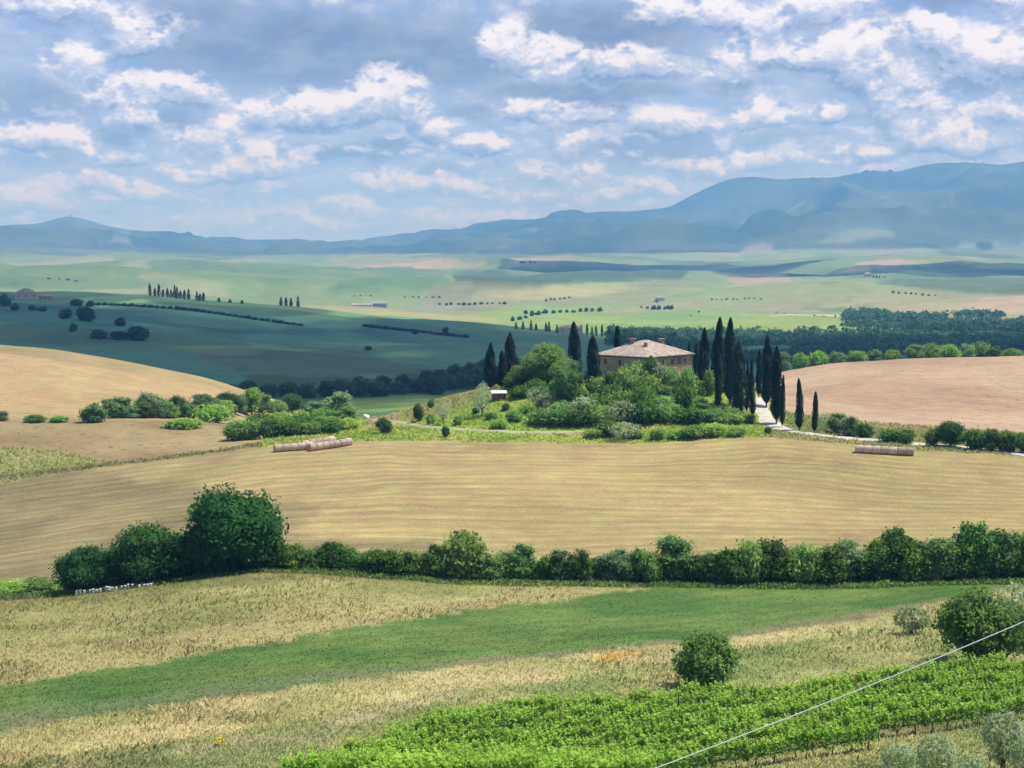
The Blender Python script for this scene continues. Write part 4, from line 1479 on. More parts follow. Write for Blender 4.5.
def ribbon(name, pts, width, mat, label, lift=.14, ymin=80):
    """a road laid over the land along photo-derived ground points"""
    P = []
    for p in pts:
        P.append(hit(p[0], p[1], p[2] if len(p) > 2 else ymin) if len(p) < 4 else at_depth(p[0], p[1], p[3]))
    P = np.array(P)[:, :2]
    seg = np.r_[0, np.cumsum(np.linalg.norm(np.diff(P, axis=0), axis=1))]
    n = max(8, int(seg[-1] / 1.2))
    sx_, sy_ = gsm(np.interp(np.linspace(0, seg[-1], n), seg, P[:, 0]), 2.5), gsm(np.interp(np.linspace(0, seg[-1], n), seg, P[:, 1]), 2.5)
    ROADS.append((sx_, sy_, width))
    dx, dy = np.gradient(sx_), np.gradient(sy_)
    L = np.hypot(dx, dy) + 1e-9
    nx, ny = -dy / L, dx / L
    V = []
    ww = 5
    for i in range(n):
        wv = width * (1 + .15 * math.sin(i * .37) + .1 * math.sin(i * .9))
        zs = [ground_z(sx_[i] + nx[i] * wv * (k / (ww - 1) - .5), sy_[i] + ny[i] * wv * (k / (ww - 1) - .5)) for k in range(ww)]
        for k in range(ww):
            u = k / (ww - 1) - .5
            edge = -.12 if k in (0, ww - 1) else lift
            V.append((sx_[i] + nx[i] * wv * u, sy_[i] + ny[i] * wv * u, zs[k] + edge))
    q = [(i * ww + k, (i + 1) * ww + k, (i + 1) * ww + k + 1, i * ww + k + 1) for i in range(n - 1) for k in range(ww - 1)]
    me = new_mesh(name, np.array(V), quads=np.array(q), mats=[mat], smooth=True)
    return tag(put(name, me), label, 'road', None, 'structure')


ribbon('road', [(1100, 465, 270), (1024, 455, 270), (985, 450, 270), (940, 445.5, 270), (900, 442.5, 270), (860, 439, 270), (825, 436, 280), (800, 433, 285), (782, 429, 290), (770, 423, 300), (765, 416, 310), (761, 409, 318), (757, 402, 325), (754, 396, 335)], 4.6, M['gravel'], 'white gravel road climbing through the cypress alley to the villa')
ribbon('track', [(372, 420, 325), (390, 422, 318), (410, 425, 315), (440, 428.5, 312), (480, 431, 310), (530, 433, 310), (585, 433.5, 310), (610, 432, 310)], 1.9, M['dust'], 'pale dirt track round the foot of the grassy knoll')
ribbon('path', [(940, 328, 0, 2050), (905, 324.5, 0, 2150), (880, 322, 0, 2230), (820, 318, 0, 2350), (770, 315.5, 0, 2480)], 9, M['gravel'], 'pale lane across the far plain', lift=1.2)


# ------------------------------------------------------------------ cypresses round the villa: (px, foot, top, width, label, depth or None)
for px, foot, top, w, lab, y in (
        (490.5, 383, 343, 12, 'tall dark cypress at the left end of the knoll, leftmost of three', 350),
        (501.5, 383, 351, 10, 'short dark cypress between two taller ones at the left end of the knoll', 349),
        (509.5, 380, 333, 13, 'broad dark cypress behind the short one, rightmost of three at the knoll end', 356),
        (575, 378, 322, 13, 'dark cypress rising behind the big round tree, left of the villa', 358),
        (593, 400, 336, 15, 'large dark cypress standing at the left corner of the villa', 333),
        (617, 372, 326, 9, 'slim cypress behind the villa roof near its left hip', 362),
        (689, 372, 341, 5, 'thin cypress tip behind the right end of the villa roof', 364),
        (696, 372, 343, 6, 'small cypress behind the villa, just left of the alley', 360),
        (703.5, 392, 328, 11, 'tall cypress close to the right corner of the villa', 345),
        (701, 396, 346, 7, 'slim shorter cypress in front of the tall one at the villa corner', 334),
        (717, 392, 317.5, 12.5, 'very tall cypress left of the alley, left of the tallest pair', 342),
        (718, 403, 352, 7.5, 'narrow low cypress before the very tall left one of the tallest pair', 325),
        (729.5, 405, 318, 13.5, 'very tall cypress left of the alley, right of the tallest pair', 332),
        (738.5, 411, 342, 15, 'broad cypress with a bare foot, nearest to the road on the left side', 322),
        (746.5, 408, 362, 5.5, 'very slim cypress squeezed behind the broad one beside the road', 327),
        (752.5, 410, 359, 6.5, 'slim cypress at the left edge of the white road', 323),
        (758.5, 396, 350, 6, 'thin cypress at the back of the right side of the alley', 348),
        (766.5, 402, 336, 13, 'tallest cypress on the right side of the alley', 335),
        (776.5, 416, 346, 13, 'broad cypress with a bare foot on the right side of the road', 318),
        (782, 419, 375, 5.5, 'slim low cypress at the right end of the alley', 314),
        (799.5, 431, 378, 8, 'lone slender cypress beside the road bend, taller of two', None),
        (814.5, 433, 391, 6.5, 'lone small cypress beside the road bend, shorter of two', None)):
    plant_px('cypress', 'cypress', px, foot, foot - top, w, lab, 'cypress', 'cypresses around the villa and its alley', 285, y)

# trees and bushes of the knoll
for name, kind, px, foot, top, w, lab, cat, y in (
        ('broadleaf_tree', 'round_tree', 547, 397, 342, 54, 'large round bright green tree crowning the knoll left of the villa', 'tree', 341),
        ('broadleaf_tree', 'round_tree', 567, 402, 356, 40, 'smaller round green tree in front of the large round one on the knoll', 'tree', 332),
        ('broadleaf_tree', 'round_tree', 523, 394, 364, 36, 'spreading pale green tree at the left of the large round one', 'tree', 344),
        ('bush', 'olive', 541, 404, 386, 36, 'wide grey-green bush above the pale stone blocks', 'bush', 329),
        ('bush', 'bush', 536, 400, 378, 26, 'leafy bush hiding the trunk of the large round tree', 'bush', 336),
        ('bush', 'bright_bush', 557, 403, 380, 24, 'pale leafy bush between the two round trees of the knoll', 'bush', 334),
        ('bush', 'dark_bush', 512, 395, 376, 22, 'dark bush under the left edge of the spreading pale tree', 'bush', 341),
        ('olive_tree', 'olive', 482, 402, 380, 19, 'small olive tree to the left of the garden shed', 'tree', 326),
        ('bush', 'dark_bush', 520, 397, 385, 26, 'low dark bush right of the garden shed', 'bush', 335),
        ('bush', 'dark_bush', 578, 405, 387, 22, 'rounded bush between the round trees and the corner cypress', 'bush', 330),
        ('bush', 'dark_bush', 418, 421, 403, 13, 'upright dark bush at the left slope of the knoll above the track', 'bush', None),
        ('shrub', 'olive', 443, 424, 400, 14, 'thin greyish shrub leaning on the left slope of the knoll', 'shrub', None),
        ('bush', 'bush', 430, 424, 413, 11, 'brownish small bush between the two upright ones above the track', 'bush', None),
        ('bush', 'dark_bush', 445.5, 437, 425, 9, 'small dark bush on the bank just below the track', 'bush', None),
        ('bush', 'dark_bush', 431, 408, 399, 9, 'tiny dark bush near the skyline of the left slope', 'bush', None),
        ('bush', 'bush', 458, 425, 415, 12, 'low green bush above the track below the shed', 'bush', None),
        ('bush', 'dark_bush', 476, 413, 407, 9, 'tiny bush in the grass below the olive by the shed', 'bush', None),
        ('bush', 'bush', 492, 419, 411, 18, 'low bush in the middle of the grassy slope below the shed', 'bush', None),
        ('bush', 'dark_bush', 506, 410, 403, 10, 'tiny dark bush on the grassy slope right below the shed', 'bush', None),
        ('bush', 'bush', 515, 421, 409, 22, 'spreading bush low on the grassy slope above the bend of the track', 'bush', None),
        ('bush', 'bright_bush', 500, 428, 418, 22, 'pale green bush touching the upper edge of the track', 'bush', None),
        ('bush', 'bright_bush', 526, 412, 402, 20, 'pale green bush at the left edge of the big thicket', 'bush', None),
        ('bush', 'dark_bush', 383.5, 434, 417, 20, 'dark round bush at the field edge left of the knoll', 'bush', None),
        ('bush', 'olive', 657, 384, 358, 22, 'silvery rounded bush against the right wall of the villa', 'bush', 331),
        ('bush', 'olive', 667, 388, 359, 18, 'silvery tall bush right of its twin against the villa wall', 'bush', 330),
        ('bush', 'bush', 686, 396, 366, 26, 'olive green bush below the right end of the villa wall', 'bush', 328),
        ('bush', 'dark_bush', 684, 402, 383, 22, 'dark bush in the hollow under the right end of the villa', 'bush', 321),
        ('bush', 'bush', 709, 398, 368, 14, 'bush filling the gap between the cypresses at the villa corner', 'bush', 338),
        ('bush', 'bush', 724, 400, 372, 16, 'bush behind the tallest cypress pair beside the villa', 'bush', 345),
        ('bush', 'dark_bush', 768, 434, 426, 9, 'tiny bush alone at the lower road bend', 'bush', None)):
    plant_px(name, kind, px, foot, foot - top, w, lab, cat, 'plants of the villa knoll', 300, y, sink=.3)

rows = [  # thicket below the villa, row by row: (name of the row, depth, [(px, top, width)], foot offset)
    ('top row', 330.5, [(599, 377, 24), (610, 371, 28), (624, 366, 28), (637, 361, 30), (650, 358, 26), (668, 367, 26), (684, 370, 26), (694, 373, 20)], 398),
    ('second row', 326, [(596, 392, 26), (612, 384, 30), (630, 376, 32), (648, 372, 28), (664, 384, 28), (680, 392, 26), (697, 396, 22)], 408),
    ('third row', 321, [(562, 402, 34), (582, 394, 30), (602, 396, 32), (622, 388, 34), (642, 386, 32), (662, 394, 32), (682, 399, 30), (700, 402, 30), (716, 404, 26), (731, 408, 22)], 420),
    ('fourth row', 316.5, [(542, 408, 34), (560, 406, 36), (580, 405, 34), (600, 404, 36), (622, 400, 36), (645, 399, 36), (668, 404, 34), (690, 408, 34), (711, 410, 32), (730, 412, 32), (746, 416, 24)], 431)]
kinds_cycle = ['bush', 'dark_bush', 'bush', 'hedge_pale', 'bush', 'dark_bush', 'bush', 'olive', 'bush', 'bush', 'dark_bush']
for ri, (rn, yd, lst, foot) in enumerate(rows):
    for k, (px, top, w) in enumerate(lst):
        kd = kinds_cycle[(k * 3 + ri * 2) % len(kinds_cycle)]
        look = {'bush': 'mid-green', 'dark_bush': 'dark green', 'hedge_pale': 'pale green', 'olive': 'grey-green'}[kd]
        plant_px('bush', kd, px, foot, foot - top + RND.uniform(-1, 2), w * 1.12, '%s bush in the thicket below the villa, %s in its %s' % (look, ORD[k], rn), 'bush', 'thicket below the villa', 300, yd + RND.uniform(-1.5, 1.5), sink=.5)
for k, (px, w, h, kd) in enumerate([(590, 22, 11, 'bush'), (607, 20, 14, 'dark_bush'), (620, 26, 16, 'olive'), (637, 18, 12, 'bush'), (655, 24, 13, 'bush'), (676, 22, 11, 'bright_bush'), (697, 22, 12, 'bush'), (716, 22, 12, 'bright_bush'), (735, 20, 10, 'bush')]):
    plant_px('bush', kd, px + RND.uniform(-4, 4), 440 - RND.uniform(0, 5), h * RND.uniform(.7, 1.25), w * RND.uniform(.9, 1.6), 'low bush on the field edge under the thicket, %s from the left' % ORD[k], 'bush', 'low bushes at the foot of the knoll', 296, None, sink=.2)

# ------------------------------------------------------------------ valley on the left of the knoll
for name, kind, px, foot, top, w, lab in (
        ('bush', 'poplar', 3, 420, 410, 11, 'small bush cut by the left edge, at the foot of the tan hill'),
        ('bush', 'bush', 36, 421, 414, 20, 'low flat green bush at the foot of the tan hill, left of its neighbour'),
        ('bush', 'bush', 58, 421, 415, 18, 'low flat green bush at the foot of the tan hill, next to the round bush'),
        ('tree', 'poplar', 93, 421, 402, 25, 'round grey-green bush alone at the foot of the tan hill'),
        ('tree', 'poplar', 122, 417, 395, 26, 'grey-green tree, first of the tree line at the foot of the tan hill'),
        ('tree', 'poplar', 149, 416, 391, 30, 'grey-green tree, tallest at the start of the valley tree line'),
        ('tree', 'poplar', 179, 416, 394, 25, 'grey-green tree right of the tallest in the valley tree line'),
        ('tree', 'poplar', 203, 414, 392, 28, 'grey-green tree behind the bright bushes in the valley tree line'),
        ('tree', 'oak', 228, 413, 391, 26, 'dark tree at the right end of the tan hill'),
        ('bush', 'bright_bush', 183, 427, 418, 34, 'bright lime bush low at the field corner'),
        ('bush', 'bright_bush', 212, 421, 404, 34, 'bright lime bush before the grey-green valley trees'),
        ('bush', 'bright_bush', 170, 417, 407, 18, 'pale small bush between the grey-green valley trees'),
        ('tree', 'bright_tree', 252, 415, 386, 20, 'slim bright yellow-green tree above the valley bushes'),
        ('tree', 'oak', 293, 412, 392, 22, 'dark round tree standing out above the pale valley bushes'),
        ('tree', 'poplar', 316, 416, 400, 26, 'pale bushy tree right of the dark round valley tree'),
        ('tree', 'poplar', 341, 421, 389, 30, 'tall loose grey-green tree at the right of the valley bushes')):
    plant_px(name, kind, px, foot + 1, foot - top + 1, w * 1.28, lab, 'bush' if name == 'bush' else 'tree', 'trees at the foot of the tan hill', 330, None, sink=.4)
for k, px in enumerate((108, 118, 132, 144, 157, 168, 189, 199, 212, 224, 236, 245, 262, 276)):
    kd = ('poplar', 'bush', 'poplar', 'hedge_pale')[k % 4]
    plant_px('bush', kd, px + RND.uniform(-3, 3), 418 - (px > 205) * 4, RND.uniform(13, 22), RND.uniform(24, 32), '%s low bush filling the valley tree line, %s from the round bush' % ({'poplar': 'grey-green', 'bush': 'mid-green', 'hedge_pale': 'pale green'}[kd], ORD[k]), 'bush', 'low bushes of the valley tree line', 330, None, parts=False, sink=.4)
vb = [  # mass of bushes behind the hay bales
    ('back row', 352, 428, [(258, 412, 30, 'bush'), (280, 411, 30, 'bright_bush'), (302, 410, 30, 'bush'), (324, 408, 30, 'bush'), (345, 407, 30, 'hedge_pale')]),
    ('middle row', 336, 437, [(240, 419, 32, 'bush'), (262, 418, 32, 'hedge_pale'), (284, 417, 34, 'bush'), (306, 415, 32, 'dark_bush'), (328, 415, 32, 'bush'), (348, 417, 24, 'bright_bush')]),
    ('front row', 322, 441, [(236, 424, 26, 'dark_bush'), (252, 420, 30, 'bush'), (272, 418, 30, 'dark_bush'), (293, 420, 28, 'dark_bush'), (312, 421, 28, 'bush'), (330, 421, 24, 'dark_bush')])]
for rn, yd, foot, lst in vb:
    for k, (px, top, w, kd) in enumerate(lst):
        look = {'bush': 'mid-green', 'dark_bush': 'dark green', 'hedge_pale': 'pale green', 'bright_bush': 'bright green'}[kd]
        plant_px('bush', kd, px, foot, foot - top, w * 1.1, '%s bush behind the left hay bales, %s from the left in the %s' % (look, ORD[k], rn), 'bush', 'bushes behind the left hay bales', 300, yd, sink=.4)

# ------------------------------------------------------------------ right: hedge along the road and trees on the pink field's crest
rh = [(826, 431, 409, 18, 'olive'), (838, 433, 411, 22, 'poplar'), (852, 436, 415, 24, 'poplar'), (864, 438, 422, 18, 'dark_bush'), (890, 442, 428, 22, 'dark_bush'), (906, 443, 429, 22, 'dark_bush'), (932, 446, 428, 16, 'dark_bush'), (952, 447, 419, 33, 'oak'),
      (975, 450, 427, 24, 'dark_bush'), (990, 451, 425, 22, 'hedge'), (1008, 452, 427, 26, 'hedge'), (1028, 454, 429, 26, 'hedge')]
for k, (px, foot, top, w, kd) in enumerate(rh):
    look = {'olive': 'grey-green', 'poplar': 'grey-green', 'dark_bush': 'dark green', 'oak': 'dark round', 'hedge': 'dark green'}[kd]
    plant_px('bush', kd, px, foot, foot - top, w * 1.1, '%s bush behind the white road, %s right of the lone cypresses' % (look, ORD[k]), 'bush', 'hedge behind the white road', 283, None, parts=False, sink=.4)
rc = [(783, 366, 350, 20), (800, 367, 352, 20), (818, 367, 350, 24), (836, 366, 351, 22), (856, 364, 350, 24), (874, 363, 349, 22), (892, 362, 349, 20), (915, 360, 343, 22), (932, 359, 342, 26), (950, 359, 344, 22), (966, 358, 343, 22), (980, 358, 341, 26), (994, 358, 345, 20), (1012, 357, 348, 22)]
for k, (px, foot, top, w) in enumerate(rc):
    kd = ['poplar', 'bush', 'bright_bush', 'poplar', 'bush', 'hedge_pale', 'bush'][k % 7]
    look = {'poplar': 'grey-green', 'bush': 'mid-green', 'bright_bush': 'yellow-green', 'hedge_pale': 'pale green'}[kd]
    plant_px('tree', kd, px, foot, foot - top, w, '%s tree on the pinkish field crest, %s from the cypress alley' % (look, ORD[k]), 'tree', 'trees along the crest of the pinkish field', 400, 512 + 6 * (k % 3), parts=False, sink=.6)

# ------------------------------------------------------------------ the hedge across the middle
plant_px('oak_tree', 'oak', 236, 574, 91, 112, 'huge dark round oak at the left end of the hedge', 'tree', 'big trees at the left of the hedge', 150, 188, var=0, sink=.6)
plant_px('oak_tree', 'oak', 148, 586, 66, 74, 'dark oak of middle size between the huge oak and the last low tree', 'tree', 'big trees at the left of the hedge', 150, 187, var=1, sink=.6)
plant_px('oak_tree', 'oak', 84, 594, 50, 64, 'lowest and leftmost of the three dark trees at the hedge end', 'tree', 'big trees at the left of the hedge', 150, 186, var=0, sink=.6)
plant_px('bush', 'dark_oak', 190, 582, 45, 60, 'dark bush filling the gap under the huge oak on its left', 'bush', 'big trees at the left of the hedge', 150, 189.5, sink=.6)
plant_px('bush', 'dark_oak', 118, 590, 44, 54, 'dark bush between the middle oak and the lowest one', 'bush', 'big trees at the left of the hedge', 150, 188.5, sink=.6)
for px, top, w, lab in ((172, 533, 62, 'dark bush between the middle oak and the huge oak'), (205, 518, 56, 'dark bush against the left foot of the huge oak'), (264, 524, 54, 'dark bush against the right foot of the huge oak'), (232, 545, 60, 'dark bush in front of the trunk of the huge oak')):
    foot = float(np.interp(px, [p[0] for p in C_HEDGE], [p[1] for p in C_HEDGE]))
    plant_px('bush', 'dark_oak', px, foot, foot - top, w, lab, 'bush', 'big trees at the left of the hedge', 150, 187.5, sink=.6)
for k, (px, top, w, kd) in enumerate([(-22, 580, 60, 'bush'), (8, 580, 56, 'bright_bush'), (36, 577, 44, 'bush')]):
    plant_px('bush', kd, px, 600, 600 - top, w, 'low light green bush left of the dark trees, %s from the left edge' % ORD[k], 'bush', 'low bushes at the left end of the hedge', 150, 190, sink=.5)
hg = [(296, 540, 36, 0), (312, 545, 36, 0), (330, 541, 32, 0), (346, 542, 30, 0), (362, 552, 30, 1), (380, 546, 38, 0), (398, 545, 32, 0), (418, 548, 34, 1), (436, 540, 30, 1), (462, 525, 52, 0), (488, 553, 30, 1), (505, 547, 34, 1), (522, 541, 32, 1), (545, 552, 26, 0),
      (560, 543, 36, 1), (580, 542, 28, 0), (598, 552, 26, 1), (616, 544, 38, 1), (634, 545, 32, 1), (652, 549, 28, 0), (674, 534, 44, 1), (696, 548, 34, 0), (712, 546, 32, 1), (730, 543, 34, 0), (748, 536, 34, 0), (766, 527, 42, 0), (786, 541, 36, 0), (806, 541, 38, 1), (826, 541, 38, 0),
      (846, 535, 40, 1), (866, 542, 36, 0), (884, 530, 36, 0), (898, 522, 36, 0), (916, 537, 36, 0), (936, 529, 42, 1), (956, 534, 40, 0), (976, 516, 44, 0), (996, 529, 40, 0), (1018, 527, 44, 0), (1040, 524, 44, 0), (1062, 526, 44, 0)]
for k, (px, top, w, pale) in enumerate(hg):
    foot = float(np.interp(px, [p[0] for p in C_HEDGE], [p[1] for p in C_HEDGE]))
    kd = ('hedge_pale', 'poplar', 'hedge_pale', 'bush')[k % 4] if pale else ('hedge', 'hedge', 'dark_oak', 'hedge', 'bush')[k % 5]
    if k < 30:
        where = '%s to the right of the huge oak' % ORD[k]
    else:
        where = '%s from the right edge of the photo' % ORD[len(hg) - 1 - k] if k < len(hg) - 1 else 'beyond the right edge'
    look = ('tall ' if px in (462, 766, 898, 976) else '') + ('pale loose' if pale else 'dark dense' if kd != 'bush' else 'mid-green dense')
    plant_px('hedge_bush', kd, px, foot, (foot - top) * RND.uniform(.84, .98) + 2, w * RND.uniform(1.1, 1.3), '%s hedge bush, %s' % (look, where), 'hedge bush', 'bushes of the hedge across the valley', 150, 188 + RND.uniform(-1.5, 1.5), sink=.6)

# ------------------------------------------------------------------ the dark hillside: clumps, hedgerows and cypress rows
dk = [(86, 321, 17, 22, 'large dark tree, tallest of the clump under the hilltop farm'), (66, 319, 12, 17, 'dark tree left of the tallest in the clump under the hilltop farm'), (76, 305, 7, 16, 'dark tree above the clump, right of the hilltop farm'),
      (90, 306, 6, 10, 'small dark tree right above the clump on the hillside'), (73, 331, 9, 10, 'small dark tree alone below the hillside clump'), (98, 338, 10, 22, 'low dark tree, left of the lower hillside clump'),
      (118, 339, 9, 24, 'low dark tree in the middle of the lower hillside clump'), (137, 340, 16, 28, 'large dark tree at the right of the lower hillside clump'), (121, 326, 10, 14, 'dark round tree above the lower hillside clump'),
      (5, 306, 14, 14, 'dark tree at the left edge beside the hilltop farm'), (15, 310, 8, 10, 'small dark tree below the hilltop farm'), (32, 310, 6, 10, 'dark bush right below the pinkish hilltop farmhouse'), (42, 311, 5, 12, 'dark bush under the hilltop outbuilding'),
      (386, 329, 4, 6, 'tiny dark tree on the middle of the dark hillside'), (415, 334, 6, 8, 'dark tree left of a pair on the right hillside'), (446, 333, 7, 8, 'dark tree right of a pair on the right hillside'), (368, 350, 5, 9, 'lone dark bush low on the dark hillside')]
for px, foot, h, w, lab in dk:
    plant_px('tree', 'woodland_tree', px, foot, h * .9, w * .92, lab, 'tree', 'dark trees on the shaded hillside', 800, None, sink=.8)
cyps = [150, 155, 159, 163, 167.5, 171.2, 174.8, 177, 180.5, 184.5, 188.7, 197, 200, 203.5]
ctop = [284.5, 288.5, 284.5, 290, 289, 290, 286, 288, 291.5, 290.5, 290, 292.5, 294, 293]
for k, (px, tp) in enumerate(zip(cyps, ctop)):
    plant_px('cypress', 'far_cypress', px, 299, 300 - tp, 3.4, 'small dark cypress in the skyline row of fourteen, %s from the left' % ORD[k], 'cypress', 'cypress row on the left skyline', 1300, 1498, sink=.5)
for k, (px, tp, h) in enumerate([(219, 297, 7), (230, 299, 6), (242, 300, 5), (281, 299, 8), (286, 299, 8), (291, 301, 7), (298, 298, 9)]):
    plant_px('cypress', 'far_cypress', px, 305, h, 3.4, 'tiny cypress further right on the hill skyline, %s after the row of fourteen' % ORD[k], 'cypress', 'scattered cypresses on the hill skyline', 1300, 1500, sink=.5)
for k, px in enumerate([516, 523, 531, 536, 546, 549, 557, 581, 587, 592, 596, 602, 609]):
    plant_px('cypress', 'far_cypress', px, 329 + (px - 516) * .06, 7 + 3 * ((k * 7) % 3) / 2, 3.0, 'small dark cypress on the ridge behind the villa, %s from the left in its row' % ORD[k], 'cypress', 'cypress row on the ridge behind the villa', 1200, 1485, sink=.5)
hl = [((92, 303), (255, 318), 26, 'upper'), ((255, 318), (300, 324), 8, 'lower right'), ((365, 325), (465, 336), 18, 'right-hand')]
for (p0, p1, n, nm) in hl:
    for k in range(n):
        f = k / (n - 1)
        plant_px('bush', 'woodland_tree', p0[0] + (p1[0] - p0[0]) * f, p0[1] + (p1[1] - p0[1]) * f - 3.0 * math.sin(math.pi * f) * (nm == 'upper') + 1.5, RND.uniform(2.0, 3.4), RND.uniform(6, 9),
                 'dark bush in the %s hedgerow across the shaded hillside' % nm, 'bush', 'bushes of the %s hillside hedgerow' % nm, 900, None, sink=.5)
# valley-bottom trees
vt = [(232, 398, 14, 22), (248, 396, 16, 24), (268, 397, 14, 22), (288, 396, 15, 24), (308, 398, 16, 24), (328, 397, 17, 24), (346, 397, 17, 26), (362, 396, 18, 26), (378, 396, 17, 28), (398, 394, 13, 24), (416, 392, 14, 24), (432, 394, 18, 30), (448, 390, 16, 24), (462, 388, 16, 26),
      (478, 386, 20, 26), (494, 383, 17, 26), (456, 376, 12, 20), (470, 374, 12, 20), (486, 370, 12, 20), (404, 384, 10, 18), (426, 381, 11, 18), (440, 379, 10, 18), (382, 386, 11, 18), (360, 385, 9, 16), (338, 388, 9, 16), (516, 372, 14, 24), (534, 368, 14, 24)]
for k, (px, foot, h, w) in enumerate(vt):
    plant_px('tree', 'woodland_tree', px, foot, h, w, 'shaded blue-green tree in the valley bottom beside the knoll, %s from left' % ORD[k] if k < 16 else 'shaded tree in the upper valley band beside the knoll, %s in its band' % ORD[k - 16], 'tree', 'trees in the valley bottom', 560, None, sink=.8)

# ------------------------------------------------------------------ far woods that read as one mass
def woods(name, pts, mat, seed, label, per=40):
    """pts: list of (x, y, z, w, h); one object"""
    rg = np.random.default_rng(seed)
    C, O, S = [], [], []
    for (x, y, z, w, h) in pts:
        d = rg.normal(size=(per, 3))
        d[:, 2] = np.abs(d[:, 2])
        d /= np.linalg.norm(d, axis=1, keepdims=True)
        C.append(np.array([x, y, z]) + d * np.array([w / 2, w / 2, h]) * rg.uniform(.7, 1.05, per)[:, None])
        O.append(d)
        S.append(np.full(per, w * .27) * rg.uniform(.6, 1.3, per))
    me = leaves_mesh(name, np.concatenate(C), np.concatenate(O), np.concatenate(S), M[mat], seed, None, aspect=.8)
    return tag(put(name, me), label, 'woods', None, 'stuff')


pts = []
rg = np.random.default_rng(44)
for _ in range(2600):
    px = rg.uniform(610, 1100)
    yv = rg.uniform(1020, 1720)
    lim = 1330 if px < 680 else 1060
    if yv < lim:
        continue
    x, y, z = at_depth(px, 340, yv)
    if fbm(np.array([x / 90]), np.array([y / 120]), 3)[0] < .40:
        continue
    pts.append((x, y, z - 1, rg.uniform(8, 15), rg.uniform(6, 11)))
woods('woods', pts, 'wood', 5, 'broad belt of dark woodland in the shaded valley behind the villa')
pts = []
for _ in range(900):
    px = rg.uniform(845, 1100)
    yv = rg.uniform(1820, 2350)
    py = rg.uniform(318, 338)
    x, y, z = at_depth(px, 325, yv)
    if fbm(np.array([x / 150 + 7]), np.array([y / 260]), 3)[0] < .47 + .16 * max(0, (930 - px) / 90):
        continue
    pts.append((x, y, z - 1, rg.uniform(10, 20), rg.uniform(7, 12)))
woods('woods', pts, 'wood', 6, 'scattered blue-green woodland on the right of the plain')
# small trees dotted over the plain: each line one group
lines = [((655, 309), (672, 309), 5, 3.5, 7, 'in the dark clump round the farmhouse on the green plain'), ((640, 308), (652, 309), 3, 2.2, 6, 'at the left of the dark clump on the green plain'),
         ((690, 316), (700, 312), 2, 1.6, 3, 'dotted below the farmhouse clump'), ((775, 313), (905, 322), 14, 1.8, 3, 'dotted along the pale lane on the far plain'),
         ((440, 305), (505, 304), 12, 2.4, 6, 'in the line across the middle of the plain'), ((525, 314), (600, 311), 12, 3.4, 8, 'in the tree belt behind the dark ridge on the plain'), ((512, 321), (545, 313), 6, 4.5, 10, 'in the pale thicket where the plain meets the dark ridge'),
         ((712, 300), (760, 299), 10, 1.5, 3, 'dotted along the field edge right of the far farm'), ((893, 293), (935, 296), 8, 1.8, 4, 'in the straggling line right of the far hilltop farm'), ((520, 263), (535, 262.5), 4, 1.6, 5, 'in the dark copse on the far bluish rise'),
         ((355, 296), (372, 296), 4, 1.2, 4, 'in the short line beyond the grey-roofed barns'), ((405, 297), (440, 298), 6, 1.4, 4, 'in the low line at the middle of the far plain'), ((545, 301), (570, 298), 6, 2.0, 5, 'around the tiny tiled farm on the plain'),
         ((50, 279), (75, 281), 4, 1.6, 7, 'in the low dark line on the plain at the left')]
for (p0, p1, n, h, w, nm) in lines:
    for k in range(n):
        f = k / max(1, n - 1)
        plant_px('tree', 'woodland_tree', p0[0] + (p1[0] - p0[0]) * f + RND.uniform(-1.5, 1.5), p0[1] + (p1[1] - p0[1]) * f + RND.uniform(-.4, .4), h * RND.uniform(.6, 1.3), w * RND.uniform(.45, .85),
                 'tiny dark tree %s' % nm, 'tree', 'trees ' + nm, 1850, None, sink=.8)
for k, (px, h) in enumerate([(873, 5.5), (876, 5), (879, 4), (657, 5), (884, 3.5)]):
    plant_px('cypress', 'far_cypress', px, 291 if px > 800 else 306, h, 1.8, ['tiny cypress left of the cluster on the far hilltop', 'tiny cypress second in the cluster on the far hilltop', 'tiny cypress third in the cluster on the far hilltop', 'tiny cypress in the farmhouse clump on the green plain', 'lowest tiny cypress at the right of the far hilltop cluster'][k],
             'cypress', 'far cypresses on the plain', 1900, 4100 if px > 800 else 3040, sink=.5)

# ------------------------------------------------------------------ hay bales
def mat_bale():
    m, b = new_mat('wrapped_hay')
    tc = b.n('ShaderNodeTexCoord').outputs['Object']
    n = b.noise(tc, 5.0, 5, .65)
    oi = b.n('ShaderNodeObjectInfo').outputs['Random']
    col = b.mix(b.rng(n, .35, .7), (.40, .295, .205, 1), (.64, .53, .42, 1))
    f = b.math('ADD', .72, b.math('MULTIPLY', oi, .5))
    finish(b, principled(b, b.vmath('MULTIPLY', col, b.comb(f, f, f)), .7, .15))
    return m


M['bale'] = mat_bale()
M['straw'] = plain('straw_end', (.42, .30, .17), .9, .1, .35, 9)


